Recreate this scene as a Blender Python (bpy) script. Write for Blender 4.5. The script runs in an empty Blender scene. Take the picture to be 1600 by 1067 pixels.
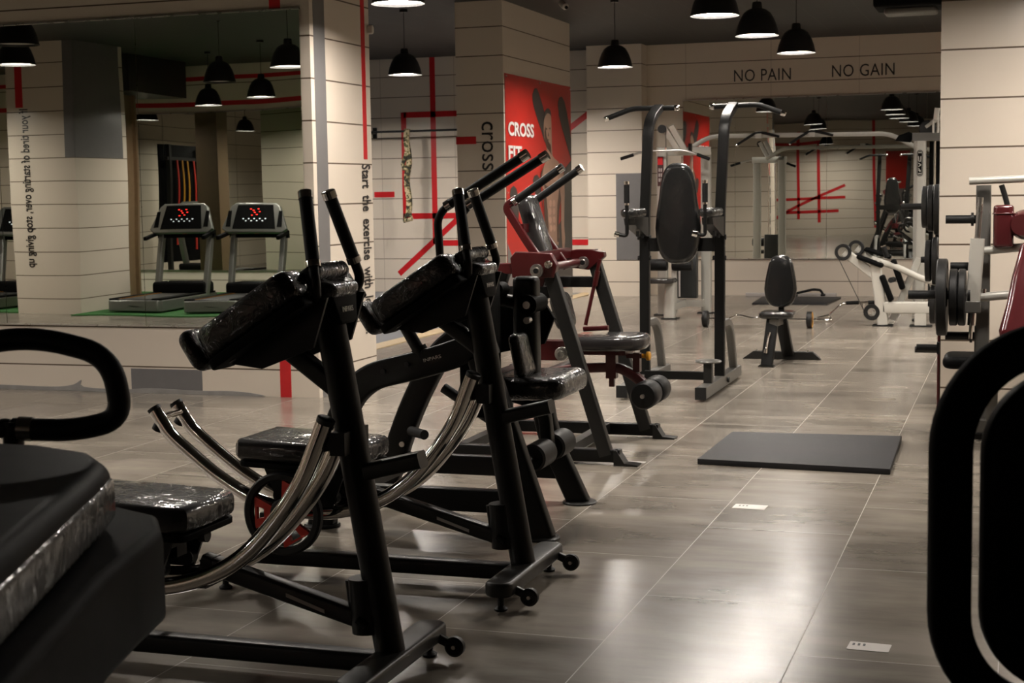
import bpy, math, random
from mathutils import Vector, Matrix
random.seed(7)
SC = bpy.context.scene
COL = SC.collection
# ---------------------------------------------------------------- camera
YAW, PIT, ROL, FPX, CAMH = .31945, .096711, -.015643, 2398., 1.5
cy, sy, cp, sp = math.cos(YAW), math.sin(YAW), math.cos(PIT), math.sin(PIT)
fw = Vector((-sy*cp, cy*cp, -sp)); rt = Vector((cy, sy, 0)); up = rt.cross(fw)
r2 = rt*math.cos(ROL) + up*math.sin(ROL); u2 = up*math.cos(ROL) - rt*math.sin(ROL)
cam = bpy.data.objects.new('camera', bpy.data.cameras.new('camera')); COL.objects.link(cam)
M = Matrix((r2, u2, -fw)).transposed().to_4x4(); M.translation = Vector((0, 0, CAMH)); cam.matrix_world = M
cam.data.sensor_width = 36; cam.data.lens = 36*FPX/1600; cam.data.clip_start = .05; cam.data.clip_end = 100
cam.data.dof.use_dof = True; cam.data.dof.focus_distance = 6.2; cam.data.dof.aperture_fstop = 10
SC.camera = cam
# ---------------------------------------------------------------- world, exposure
W = bpy.data.worlds.new('world'); SC.world = W; W.use_nodes = True
W.node_tree.nodes['Background'].inputs[0].default_value = (.9, .85, .8, 1)
W.node_tree.nodes['Background'].inputs[1].default_value = .02
SC.view_settings.view_transform = 'Standard'; SC.view_settings.look = 'None'
SC.view_settings.exposure = 1.75; SC.view_settings.gamma = 1; SC.view_settings.use_curve_mapping = False
LAMP_POWER = 60.
SC.cycles.max_bounces = 8; SC.cycles.glossy_bounces = 5; SC.cycles.diffuse_bounces = 4
SC.cycles.sample_clamp_indirect = 6; SC.cycles.caustics_reflective = False; SC.cycles.blur_glossy = .5

# ---------------------------------------------------------------- materials
def nodes(name):
    m = bpy.data.materials.new(name); m.use_nodes = True
    nt = m.node_tree; return m, nt, nt.nodes, nt.links, nt.nodes['Principled BSDF']
def mat(name, col, rough=.5, metal=0., coat=0., spec=.5, bump=0., bscale=40., rvar=0., cvar=0., vscale=12.):
    m, nt, N, L, b = nodes(name)
    b.inputs['Base Color'].default_value = (*col, 1); b.inputs['Roughness'].default_value = rough
    b.inputs['Metallic'].default_value = metal; b.inputs['Coat Weight'].default_value = coat
    b.inputs['Coat Roughness'].default_value = .08; b.inputs['Specular IOR Level'].default_value = spec
    tc = N.new('ShaderNodeTexCoord')
    no = N.new('ShaderNodeTexNoise'); no.inputs['Scale'].default_value = vscale; no.inputs['Detail'].default_value = 4
    L.new(tc.outputs['Object'], no.inputs['Vector'])
    mr = N.new('ShaderNodeMapRange'); mr.inputs['To Min'].default_value = max(0, rough-max(rvar, .03)); mr.inputs['To Max'].default_value = min(1, rough+max(rvar, .03))
    L.new(no.outputs['Fac'], mr.inputs['Value']); L.new(mr.outputs[0], b.inputs['Roughness'])
    if cvar:
        mx = N.new('ShaderNodeMix'); mx.data_type = 'RGBA'
        mx.inputs['A'].default_value = (*[c*(1-cvar) for c in col], 1); mx.inputs['B'].default_value = (*[min(1, c*(1+cvar)) for c in col], 1)
        L.new(no.outputs['Fac'], mx.inputs['Factor']); L.new(mx.outputs['Result'], b.inputs['Base Color'])
    if bump:
        n2 = N.new('ShaderNodeTexNoise'); n2.inputs['Scale'].default_value = bscale; n2.inputs['Detail'].default_value = 3
        L.new(tc.outputs['Object'], n2.inputs['Vector'])
        bp = N.new('ShaderNodeBump'); bp.inputs['Strength'].default_value = bump; bp.inputs['Distance'].default_value = .01
        L.new(n2.outputs['Fac'], bp.inputs['Height']); L.new(bp.outputs[0], b.inputs['Normal'])
    return m
def emis(name, col, s):
    m, nt, N, L, b = nodes(name)
    b.inputs['Base Color'].default_value = (*col, 1)
    b.inputs['Emission Color'].default_value = (*col, 1); b.inputs['Emission Strength'].default_value = s
    return m
def wrapped(name, col, bs=.32, coat=1., sc=16):                       # padding still in its shrink wrap: glossy film with creases
    m, nt, N, L, b = nodes(name)
    b.inputs['Base Color'].default_value = (*col, 1); b.inputs['Roughness'].default_value = .5; b.inputs['Specular IOR Level'].default_value = .15
    b.inputs['Coat Weight'].default_value = coat; b.inputs['Coat Roughness'].default_value = .045; b.inputs['Coat IOR'].default_value = 1.5
    tc = N.new('ShaderNodeTexCoord')
    mp = N.new('ShaderNodeMapping'); mp.inputs['Scale'].default_value = (1, 1.6, 1); L.new(tc.outputs['Object'], mp.inputs['Vector'])
    n1 = N.new('ShaderNodeTexNoise'); n1.inputs['Scale'].default_value = sc; n1.inputs['Detail'].default_value = 3; n1.inputs['Distortion'].default_value = 1.2
    n2 = N.new('ShaderNodeTexVoronoi'); n2.feature = 'DISTANCE_TO_EDGE'; n2.inputs['Scale'].default_value = 13
    L.new(mp.outputs[0], n1.inputs['Vector'])
    mv = N.new('ShaderNodeVectorMath'); mv.operation = 'MULTIPLY_ADD'; mv.inputs[1].default_value = (.25, .25, .25)
    L.new(n1.outputs['Color'], mv.inputs[0]); L.new(mp.outputs[0], mv.inputs[2]); L.new(mv.outputs[0], n2.inputs['Vector'])
    cl = N.new('ShaderNodeMapRange'); cl.inputs['From Max'].default_value = .12; L.new(n2.outputs['Distance'], cl.inputs['Value'])
    ad = N.new('ShaderNodeMath'); ad.operation = 'MULTIPLY_ADD'; ad.inputs[1].default_value = -.35
    L.new(cl.outputs[0], ad.inputs[0]); L.new(n1.outputs['Fac'], ad.inputs[2])
    bp = N.new('ShaderNodeBump'); bp.inputs['Strength'].default_value = bs; bp.inputs['Distance'].default_value = .010
    L.new(ad.outputs[0], bp.inputs['Height']); L.new(bp.outputs[0], b.inputs['Coat Normal'])
    return m

def wall_mat(name, base, vj=None, axis='X', row=.307, off=.205):
    """glazed ceramic wall tiles in long courses; the joints sit at fixed heights of the building"""
    m, nt, N, L, b = nodes(name)
    g = N.new('ShaderNodeNewGeometry'); sx = N.new('ShaderNodeSeparateXYZ'); L.new(g.outputs['Position'], sx.inputs[0])
    def mth(op, a, bb=None, c=None):
        n = N.new('ShaderNodeMath'); n.operation = op
        for i, v in enumerate((a, bb, c)):
            if v is None: continue
            if isinstance(v, (int, float)): n.inputs[i].default_value = v
            else: L.new(v, n.inputs[i])
        return n.outputs[0]
    def joint(src, pitch, offs, wd):
        f = mth('FRACT', mth('DIVIDE', mth('SUBTRACT', src, offs), pitch))
        d = mth('MINIMUM', f, mth('SUBTRACT', 1.0, f))
        return mth('LESS_THAN', d, wd/2/pitch)
    j = joint(sx.outputs['Z'], row, off, .011)
    if vj: j2 = joint(sx.outputs[axis], vj[0], vj[1], vj[2]); 
    no = N.new('ShaderNodeTexNoise'); no.inputs['Scale'].default_value = .8; L.new(g.outputs['Position'], no.inputs['Vector'])
    mx = N.new('ShaderNodeMix'); mx.data_type = 'RGBA'
    mx.inputs['A'].default_value = (*[c*.94 for c in base], 1); mx.inputs['B'].default_value = (*[c*1.05 for c in base], 1)
    L.new(no.outputs['Fac'], mx.inputs['Factor'])
    cur = mx.outputs['Result']
    if vj:
        m2 = N.new('ShaderNodeMix'); m2.data_type = 'RGBA'; m2.inputs['B'].default_value = (.44, .375, .31, 1)
        L.new(j2, m2.inputs['Factor']); L.new(cur, m2.inputs['A']); cur = m2.outputs['Result']
    m3 = N.new('ShaderNodeMix'); m3.data_type = 'RGBA'; m3.inputs['B'].default_value = (.10, .07, .045, 1)
    L.new(j, m3.inputs['Factor']); L.new(cur, m3.inputs['A'])
    L.new(m3.outputs['Result'], b.inputs['Base Color'])
    L.new(mth('MULTIPLY_ADD', j, .5, .22), b.inputs['Roughness'])
    # courses are very slightly proud of each other
    wn = N.new('ShaderNodeTexNoise'); wn.inputs['Scale'].default_value = 1.6; L.new(g.outputs['Position'], wn.inputs['Vector'])
    bp = N.new('ShaderNodeBump'); bp.inputs['Strength'].default_value = .25; bp.inputs['Distance'].default_value = .02
    L.new(wn.outputs['Fac'], bp.inputs['Height']); L.new(bp.outputs[0], b.inputs['Normal'])
    return m

def floor_mat():
    m, nt, N, L, b = nodes('stoneware_floor')
    g = N.new('ShaderNodeNewGeometry'); sx = N.new('ShaderNodeSeparateXYZ'); L.new(g.outputs['Position'], sx.inputs[0])
    def mth(op, a, bb=None, c=None):
        n = N.new('ShaderNodeMath'); n.operation = op
        for i, v in enumerate((a, bb, c)):
            if v is None: continue
            if isinstance(v, (int, float)): n.inputs[i].default_value = v
            else: L.new(v, n.inputs[i])
        return n.outputs[0]
    PX, PY = .63, 1.2
    u = mth('DIVIDE', mth('ADD', sx.outputs['X'], .67), PX)
    col = mth('FLOOR', u); fu = mth('FRACT', u)
    v = mth('ADD', mth('DIVIDE', mth('SUBTRACT', sx.outputs['Y'], 4.87), PY), mth('MULTIPLY', col, .5))
    fv = mth('FRACT', v); row = mth('FLOOR', v)
    du = mth('MULTIPLY', mth('MINIMUM', fu, mth('SUBTRACT', 1., fu)), PX)
    dv = mth('MULTIPLY', mth('MINIMUM', fv, mth('SUBTRACT', 1., fv)), PY)
    j = mth('LESS_THAN', mth('MINIMUM', du, dv), .0019)
    cid = N.new('ShaderNodeCombineXYZ'); L.new(col, cid.inputs[0]); L.new(row, cid.inputs[1])
    wn = N.new('ShaderNodeTexWhiteNoise'); wn.noise_dimensions = '2D'; L.new(cid.outputs[0], wn.inputs['Vector'])
    # wood-like streaks that run across the aisle
    sc = N.new('ShaderNodeVectorMath'); sc.operation = 'MULTIPLY'; sc.inputs[1].default_value = (.9, 3.6, 1)
    L.new(g.outputs['Position'], sc.inputs[0])
    ad = N.new('ShaderNodeVectorMath'); ad.operation = 'MULTIPLY_ADD'; ad.inputs[1].default_value = (13, 7, 3)
    L.new(wn.outputs['Color'], ad.inputs[0]); L.new(sc.outputs[0], ad.inputs[2])
    n1 = N.new('ShaderNodeTexNoise'); n1.inputs['Scale'].default_value = 1.5; n1.inputs['Detail'].default_value = 7; n1.inputs['Roughness'].default_value = .6
    L.new(ad.outputs[0], n1.inputs['Vector'])
    n2 = N.new('ShaderNodeTexNoise'); n2.inputs['Scale'].default_value = 1.3; n2.inputs['Detail'].default_value = 4
    L.new(g.outputs['Position'], n2.inputs['Vector'])
    f = mth('MULTIPLY_ADD', n2.outputs['Fac'], .5, mth('MULTIPLY', n1.outputs['Fac'], .5))
    f = mth('ADD', f, mth('MULTIPLY_ADD', wn.outputs['Value'], .10, -.05))
    cr = N.new('ShaderNodeValToRGB'); e = cr.color_ramp.elements
    e[0].position = .34; e[0].color = (.118, .102, .083, 1); e[1].position = .66; e[1].color = (.31, .272, .225, 1)
    L.new(f, cr.inputs[0])
    mx = N.new('ShaderNodeMix'); mx.data_type = 'RGBA'; mx.inputs['B'].default_value = (.33, .295, .25, 1)
    L.new(j, mx.inputs['Factor']); L.new(cr.outputs[0], mx.inputs['A']); L.new(mx.outputs['Result'], b.inputs['Base Color'])
    L.new(mth('ADD', mth('MULTIPLY_ADD', n1.outputs['Fac'], .12, .17), mth('MULTIPLY', j, .3)), b.inputs['Roughness'])
    b.inputs['Specular IOR Level'].default_value = .75
    bn = N.new('ShaderNodeTexNoise'); bn.inputs['Scale'].default_value = 3.; L.new(sc.outputs[0], bn.inputs['Vector'])
    bp = N.new('ShaderNodeBump'); bp.inputs['Strength'].default_value = .02; bp.inputs['Distance'].default_value = .01
    return m
def ceiling_mat():
    m, nt, N, L, b = nodes('ceiling_panels')
    g = N.new('ShaderNodeNewGeometry')
    br = N.new('ShaderNodeTexBrick'); br.offset = 0; br.inputs['Color1'].default_value = (.018, .016, .0135, 1); br.inputs['Color2'].default_value = (.021, .019, .016, 1)
    br.inputs['Mortar'].default_value = (.034, .031, .027, 1); br.inputs['Scale'].default_value = 1; br.inputs['Mortar Size'].default_value = .008
    br.inputs['Brick Width'].default_value = .6; br.inputs['Row Height'].default_value = .6
    L.new(g.outputs['Position'], br.inputs['Vector']); L.new(br.outputs['Color'], b.inputs['Base Color'])
    b.inputs['Roughness'].default_value = .6
    return m
def mirror_mat():
    m, nt, N, L, b = nodes('mirror_glass')
    b.inputs['Base Color'].default_value = (.80, .82, .77, 1); b.inputs['Metallic'].default_value = 1; b.inputs['Roughness'].default_value = 0.005
    g = N.new('ShaderNodeNewGeometry'); n = N.new('ShaderNodeTexNoise'); n.inputs['Scale'].default_value = 1.1; n.inputs['Detail'].default_value = 0
    L.new(g.outputs['Position'], n.inputs['Vector'])
    bp = N.new('ShaderNodeBump'); bp.inputs['Strength'].default_value = .045; bp.inputs['Distance'].default_value = .03
    L.new(n.outputs['Fac'], bp.inputs['Height']); L.new(bp.outputs[0], b.inputs['Normal'])
    return m
def camo_mat():
    m, nt, N, L, b = nodes('camouflage_cloth')
    tc = N.new('ShaderNodeTexCoord'); n = N.new('ShaderNodeTexNoise'); n.inputs['Scale'].default_value = 14; n.inputs['Detail'].default_value = 2
    L.new(tc.outputs['Object'], n.inputs['Vector'])
    cr = N.new('ShaderNodeValToRGB'); cr.color_ramp.interpolation = 'CONSTANT'; e = cr.color_ramp.elements
    e[0].color = (.03, .03, .02, 1); e[1].position = .45; e[1].color = (.20, .17, .08, 1)
    x = e.new(.52); x.color = (.55, .45, .28, 1); x = e.new(.62); x.color = (.10, .11, .05, 1)
    L.new(n.outputs['Fac'], cr.inputs[0]); L.new(cr.outputs[0], b.inputs['Base Color']); b.inputs['Roughness'].default_value = .9
    return m
def poster_mat(name, c, rough=.3):
    return mat(name, c, rough, cvar=.18, vscale=2.5)

BEIGE = (.66, .585, .495)
K = dict(
 wallX=wall_mat('beige_wall_tiles', BEIGE), wall_far=wall_mat('beige_wall_tiles_jointed', BEIGE, (1.2, -9.3, .008), 'X'),
 wallcol=wall_mat('beige_column_tiles', BEIGE),
 floor=floor_mat(), ceil=ceiling_mat(), mirror=mirror_mat(), camo=camo_mat(),
 red=mat('red_vinyl', (.52, .012, .016), .35), grey=mat('grey_tile', (.155, .15, .15), .3, cvar=.08), letter=mat('black_vinyl', (.012, .010, .010), .4),
 black=mat('black_powder_coat', (.0055, .0053, .0051), .38, spec=.2, bump=.04, bscale=400), dark=mat('charcoal_powder_coat', (.014, .0135, .0125), .4, spec=.3),
 shroud=mat('black_moulded_plastic', (.0045, .0045, .0045), .6, spec=.04, bump=.03, bscale=300),
 foam=mat('black_foam_grip', (.0055, .0055, .0055), .5, spec=.22, bump=.08, bscale=300), rubber=mat('black_rubber', (.009, .009, .009), .5, spec=.3),
 chrome=mat('chrome', (.80, .77, .74), .07, 1), brushed=mat('brushed_steel', (.62, .60, .57), .28, 1),
 silver=mat('silver_paint', (.43, .42, .38), .35, .2), white=mat('off_white_paint', (.52, .50, .45), .35), grey_paint=mat('grey_paint', (.12, .115, .105), .38, .2),
 wrap=wrapped('shrink_wrapped_black_vinyl', (.006, .0057, .0057)), wrapgrey=wrapped('shrink_wrapped_grey_vinyl', (.020, .018, .018), .14, 1., 10), gloss=wrapped('taut_glossy_black_vinyl', (.004, .004, .004), .07, .9, 9), wrapnear=wrapped('loose_dark_plastic_film', (.005, .0045, .0045), .14, .6, 9),
 vinyl=mat('black_vinyl_padding', (.004, .004, .004), .5, spec=.04), maroon=mat('maroon_vinyl_padding', (.075, .012, .014), .22, coat=.7),
 redmetal=mat('dark_red_powder_coat', (.058, .003, .004), .33, coat=.25), redplastic=mat('bright_red_plastic', (.62, .035, .02), .4),
 yellow=mat('yellow_plastic', (.65, .30, .02), .4), mat_=mat('rubber_floor_mat', (.020, .020, .022), .55, spec=.3, bump=.3, bscale=250, cvar=.15),
 paper=mat('white_paper_label', (.72, .68, .64), .5), label=mat('pale_sticker', (.45, .42, .40), .45), sign_dark=mat('dark_label', (.05, .02, .02), .4),
 bluefloor=mat('blue_grey_rubber_floor', (.130, .145, .172), .38, cvar=.1, vscale=6), strip=mat('pale_yellow_edge_strip', (.62, .47, .27), .4, cvar=.08),
 turf=mat('green_turf', (.02, .12, .018), .9, bump=.8, bscale=120, cvar=.4, vscale=60), wood=mat('brown_column_cladding', (.22, .14, .08), .5, cvar=.15),
 stack=mat('weight_stack_steel', (.022, .024, .024), .35, .3), belt=mat('treadmill_belt', (.02, .02, .02), .5), tsilver=mat('treadmill_silver', (.20, .20, .185), .35, .5),
 orange=mat('orange_side_line', (.6, .25, .03), .5), tape=mat('smeared_grey_sealant', (.26, .25, .24), .6, cvar=.3),
 reflector=mat('white_enamel', (.85, .83, .8), .4), shade=mat('black_enamel_shade', (.010, .010, .010), .4),
 bulb=emis('lamp_diffuser_light', (1., .92, .83), LAMP_POWER), off=mat('unlit_diffuser', (.5, .48, .45), .5), led=emis('red_led', (1., .03, .02), .9), ledw=emis('white_display_light', (.8, .85, .9), .25),
 p_red=poster_mat('poster_red', (.50, .022, .016)), p_dark=poster_mat('poster_charcoal', (.045, .038, .036)), p_grey=poster_mat('poster_grey', (.20, .18, .17)),
 p_skin=poster_mat('poster_skin', (.40, .235, .165)), p_shade=poster_mat('poster_skin_shadow', (.075, .035, .024)), p_hi=poster_mat('poster_skin_light', (.56, .33, .24)), p_white=mat('poster_white', (.75, .72, .7), .35),
)

# ---------------------------------------------------------------- mesh helpers
class MB:
    def __init__(s): s.v = []; s.f = []
    def add(s, vs, fs):
        o = len(s.v); s.v += [tuple(v) for v in vs]; s.f += [tuple(i+o for i in f) for f in fs]; return s
    def box(s, x0, x1, y0, y1, z0, z1):
        return s.add([(x, y, z) for x in (x0, x1) for y in (y0, y1) for z in (z0, z1)],
                     [(0,1,3,2), (4,6,7,5), (0,4,5,1), (2,3,7,6), (0,2,6,4), (1,5,7,3)])
    def sweep(s, pts, prof, ref=None, closed=False, scale=None):
        P = [Vector(p) for p in pts]; n = len(P); m = len(prof); rings = []
        t0 = (P[1]-P[0]).normalized()
        a = Vector(ref) if ref else (Vector((0, 0, 1)) if abs(t0.z) < .9 else Vector((1, 0, 0)))
        for i in range(n):
            if closed: t = (P[(i+1) % n]-P[i-1]).normalized()
            else:
                d1 = (P[i]-P[i-1]).normalized() if i else None; d2 = (P[i+1]-P[i]).normalized() if i < n-1 else None
                t = d2 if d1 is None else d1 if d2 is None else (d1+d2).normalized()
            a = Vector(ref) if ref else a
            a1 = (a - t*a.dot(t)).normalized(); b1 = t.cross(a1)
            if not ref: a = a1
            k = scale[i] if scale else 1
            rings.append([P[i]+a1*q[0]*k+b1*q[1]*k for q in prof])
        vs = [v for r in rings for v in r]; fs = []
        for i in range(n if closed else n-1):
            j = (i+1) % n
            for q in range(m): w = (q+1) % m; fs.append((i*m+q, i*m+w, j*m+w, j*m+q))
        if not closed: fs += [tuple(range(m))[::-1], tuple(range((n-1)*m, n*m))]
        return s.add(vs, fs)
    def tube(s, pts, r, n=14, closed=False, scale=None):
        return s.sweep(pts, [(r*math.cos(2*math.pi*i/n), r*math.sin(2*math.pi*i/n)) for i in range(n)], None, closed, scale)
    def bar(s, pts, w, h, ref=(0, 1, 0), r=.008):
        return s.sweep(pts, rr(w, h, min(r, w*.4, h*.4), 3), ref)
    def cyl(s, p0, p1, r, n=20, r1=None):
        return s.tube([p0, p1], r, n, scale=[1, (r1/r if r1 else 1)])
    def lathe(s, prof, org=(0, 0, 0), axis=(0, 0, 1), n=28):
        A = Vector(axis).normalized(); B = A.orthogonal().normalized(); Cc = A.cross(B); O = Vector(org)
        vs = []; fs = []; m = len(prof)
        for i in range(n):
            d = B*math.cos(2*math.pi*i/n)+Cc*math.sin(2*math.pi*i/n)
            vs += [O+A*z+d*r for r, z in prof]
        for i in range(n):
            j = (i+1) % n
            for q in range(m-1): fs.append((i*m+q, j*m+q, j*m+q+1, i*m+q+1))
        return s.add(vs, fs)
    def slab(s, out, th, org, U, V, rnd=.02, k=4, both=True):
        """outline (list of 2D points, counter-clockwise) made into a cushion of thickness th along U x V, edges rounded"""
        U = Vector(U).normalized(); V = Vector(V).normalized(); Nn = U.cross(V).normalized(); O = Vector(org); n = len(out)
        P = [Vector((p[0], p[1])) for p in out]; nr = []
        for i in range(n):
            e = (P[(i+1) % n]-P[i-1]).normalized(); nr.append(Vector((-e.y, e.x)))
        rnd = min(rnd, th/2); lay = []
        for q in range(k+1):
            a = math.pi/2*q/k; lay.append((rnd*(1-math.sin(a)), rnd*(1-math.cos(a))))
        if not both: lay = [(0, 0)] + [(i_, z_) for i_, z_ in lay[k:]]
        L1 = lay if both else [(0, 0)]
        lays = [(i_, z_) for i_, z_ in L1] + [(i_, th-z_) for i_, z_ in reversed([(rnd*(1-math.sin(math.pi/2*q/k)), rnd*(1-math.cos(math.pi/2*q/k))) for q in range(k+1)])]
        vs = []; fs = []
        for ins, z in lays:
            for i in range(n):
                p = P[i]+nr[i]*ins; vs.append(O+U*p.x+V*p.y+Nn*z)
        m = len(lays)
        for q in range(m-1):
            for i in range(n):
                j = (i+1) % n; fs.append((q*n+i, q*n+j, (q+1)*n+j, (q+1)*n+i))
        fs += [tuple(range(n))[::-1], tuple(range((m-1)*n, m*n))]
        return s.add(vs, fs)
    def poly(s, pts3, th, N_):
        N_ = Vector(N_)*th; P = [Vector(p) for p in pts3]; n = len(P)
        return s.add(P+[p+N_ for p in P], [tuple(range(n))[::-1], tuple(range(n, 2*n))]+[(i, (i+1) % n, n+(i+1) % n, n+i) for i in range(n)])
    def build(s, name, material, parent=None, org=(0, 0, 0), bevel=0.):
        me = bpy.data.meshes.new(name); o_ = Vector(org)
        me.from_pydata([tuple(Vector(v)-o_) for v in s.v], [], s.f); me.update()
        import bmesh
        bm = bmesh.new(); bm.from_mesh(me); bmesh.ops.recalc_face_normals(bm, faces=bm.faces); bm.to_mesh(me); bm.free()
        me.polygons.foreach_set('use_smooth', [True]*len(me.polygons)); me.set_sharp_from_angle(angle=math.radians(38))
        me.materials.append(K[material]); ob = bpy.data.objects.new(name, me); COL.objects.link(ob)
        if parent is not None: ob.parent = parent
        elif org != (0, 0, 0): ob.location = org
        if bevel:
            bv = ob.modifiers.new('bevel', 'BEVEL'); bv.width = bevel; bv.segments = 2; bv.limit_method = 'ANGLE'; bv.angle_limit = .7
        return ob
def rr(w, h, r, n=4):
    o = []
    for cx, cyy, a0 in ((w/2-r, h/2-r, 0), (-w/2+r, h/2-r, 90), (-w/2+r, -h/2+r, 180), (w/2-r, -h/2+r, 270)):
        for i in range(n+1):
            a = math.radians(a0+90*i/n); o.append((cx+r*math.cos(a), cyy+r*math.sin(a)))
    return o
def fillet(pts, r, n=6):
    P = [Vector(p) for p in pts]; o = [P[0]]
    for i in range(1, len(P)-1):
        a = P[i-1]-P[i]; b = P[i+1]-P[i]; k = min(r, a.length*.48, b.length*.48); p0 = P[i]+a.normalized()*k; p1 = P[i]+b.normalized()*k
        for q in range(n+1):
            t = q/n; o.append(p0*(1-t)**2+P[i]*2*t*(1-t)+p1*t*t)
    o.append(P[-1]); return o
def spline(pts, n=6):
    P = [Vector(p) for p in pts]; P = [P[0]*2-P[1]]+P+[P[-1]*2-P[-2]]; o = []
    for i in range(1, len(P)-2):
        for q in range(n):
            t = q/n; a, b, c, d = P[i-1:i+3]
            o.append(.5*((2*b)+(c-a)*t+(2*a-5*b+4*c-d)*t*t+(-a+3*b-3*c+d)*t**3))
    o.append(P[-2]); return o
def tag(o, label=None, cat=None, group=None, kind=None):
    if label: o['label'] = label
    if cat: o['category'] = cat
    if group: o['group'] = group
    if kind: o['kind'] = kind
    return o
class Thing:
    """an Empty at the base of the thing; every part is a mesh given in world coordinates"""
    def __init__(s, name, label, cat, loc, group=None):
        s.o = bpy.data.objects.new(name, None); COL.objects.link(s.o); s.o.location = loc; s.loc = Vector(loc); s.o.empty_display_size = .1
        tag(s.o, label, cat, group)
    def part(s, name, mb, m, parent=None, label=None, bevel=0.):
        ob = mb.build(name, m, parent or s.o, s.loc, bevel)
        if label: ob['label'] = label
        return ob
    def text(s, *a, **k): return text(*a, parent=s.o, org=s.loc, **k)
def dup(root, loc=None, rotz=None, label=None):
    r = root.copy(); COL.objects.link(r)
    if loc is not None: r.location = loc
    if rotz is not None: r.rotation_euler = (0, 0, rotz)
    if label: r['label'] = label
    for ch in list(root.children):
        c = ch.copy(); COL.objects.link(c); c.parent = r
        for g in list(ch.children):
            d = g.copy(); COL.objects.link(d); d.parent = c
    return r
def text(name, body, m, o, U, V, w, h, parent=None, org=(0, 0, 0), th=.002, bold=0., kern=1.):
    """flat cut-out lettering: lower-left corner o, reading direction U, letter tops V, overall width w, height h"""
    cu = bpy.data.curves.new(name, 'FONT'); cu.body = body; cu.resolution_u = 3; cu.offset = bold; cu.space_character = kern; cu.extrude = .02
    tmp = bpy.data.objects.new(name+'_tmp', cu); COL.objects.link(tmp)
    dg = bpy.context.evaluated_depsgraph_get(); dg.update()
    me = bpy.data.meshes.new_from_object(tmp.evaluated_get(dg)); bpy.data.objects.remove(tmp)
    xs = [v.co.x for v in me.vertices]; ys = [v.co.y for v in me.vertices]
    x0, x1, y0, y1 = min(xs), max(xs), min(ys), max(ys)
    U = Vector(U); V = Vector(V); N_ = U.cross(V).normalized(); O = Vector(o)-Vector(org)
    for v in me.vertices:
        p = O+U*((v.co.x-x0)/(x1-x0)*w)+V*((v.co.y-y0)/(y1-y0)*h)+N_*(th if v.co.z > 0 else 0); v.co = p
    me.materials.clear(); me.materials.append(K[m]); ob = bpy.data.objects.new(name, me); COL.objects.link(ob)
    if parent: ob.parent = parent
    return ob
def struct(name, mb, m, label=None, bevel=0.):
    ob = mb.build(name, m, None, (0, 0, 0), bevel); ob['kind'] = 'structure'
    if label: ob['label'] = label
    return ob
def deco(parent, name, mb, m):
    return mb.build(name, m, parent)

# ================================================================ THE ROOM
CZ = 3.55
fl = struct('floor', MB().box(-17, 5, -7, 23, -.1, 0), 'floor', 'grey brown wood-look stoneware floor')
struct('ceiling', MB().box(-17, 5, -7, 23, CZ, CZ+.1), 'ceil', 'dark grey panelled ceiling')
deco(fl, 'blue_rubber_flooring', MB().box(-14, -6.13, 11.4, 21.9, -.02, .004), 'bluefloor')
deco(fl, 'yellow_edge_strip', MB().box(-6.13, -5.93, 11.4, 21.9, -.02, .008), 'strip')
YM = 10.3
wl = struct('wall_left', MB().box(-17, -4.92, YM, 11.38, 0, CZ), 'wallcol', 'beige tiled wall that carries the big mirror')
deco(wl, 'red_stripe', MB().box(-5.24, -5.15, YM-.003, YM+.01, 0, CZ), 'red')
deco(wl, 'grey_tile', MB().box(-6.52, -5.90, YM-.003, YM+.01, 0, .19), 'grey')
deco(wl, 'grey_stripe', MB().box(-4.93, -4.917, 10.36, 10.55, 0, CZ), 'grey')
deco(wl, 'red_stripe', MB().box(-4.93, -4.917, 11.22, 11.29, 1.78, CZ), 'red')
deco(wl, 'sealant_smear', MB().slab(spline([(-2.2, 0), (-1.5, .0), (0, 0), (.55, .0), (.5, .02), (.3, .035), (0, .03), (-.4, .04), (-.62, .025), (-1., .035), (-1.02, .09), (-1.1, .05), (-1.3, .03), (-1.8, .035), (-2.2, .03)], 3), .003, (-5.95, YM-.001, 0), (1, 0, 0), (0, 0, 1), .001, 1), 'tape')
text('wall_lettering', 'Start  the  exercise  with  love  ....', 'letter', (-4.916, 11.17, 1.74), (0, 0, -1), (0, 1, 0), 1.34, .165, wl, bold=.015)
wc = struct('wall_column_centre', MB().box(-5.82, -5.28, 15.8, 18.4, 0, CZ), 'wallcol', 'beige tiled column')
deco(wc, 'red_stripe', MB().box(-5.83, -5.60, 15.795, 15.81, 2.03, 2.11), 'red')
text('wall_lettering', 'cross', 'letter', (-5.535, 15.798, 2.265), (0, 0, -1), (1, 0, 0), .52, .13, wc)
YF = 21.6
wf = struct('wall_back', MB().box(-5.07, 5, YF, YF+.3, 0, CZ).box(-17, -5.07, 21.9, 22.2, 0, CZ), 'wall_far', 'far beige tiled wall')
struct('wall_pilaster', MB().box(-5.87, -5.07, 21.3, 21.95, 0, CZ), 'wallcol', 'beige tiled pilaster on the far wall')
text('wall_lettering', 'NO PAIN', 'letter', (-3.815, YF-.001, 2.992), (1, 0, 0), (0, 0, 1), .79, .165, wf, kern=1.05)
text('wall_lettering', 'NO GAIN', 'letter', (-2.466, YF-.001, 3.005), (1, 0, 0), (0, 0, 1), .835, .165, wf, kern=1.05)
def fstripe(x0, z0, x1, z1, w=.085, y=21.9):
    d = Vector((x1-x0, 0, z1-z0)).normalized(); n = Vector((-d.z, 0, d.x))*w/2
    a, b = Vector((x0, y-.004, z0)), Vector((x1, y-.004, z1))
    return MB().poly([a-n, b-n, b+n, a+n], .004, (0, 1, 0))
SXX = 21.9/22.3
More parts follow.
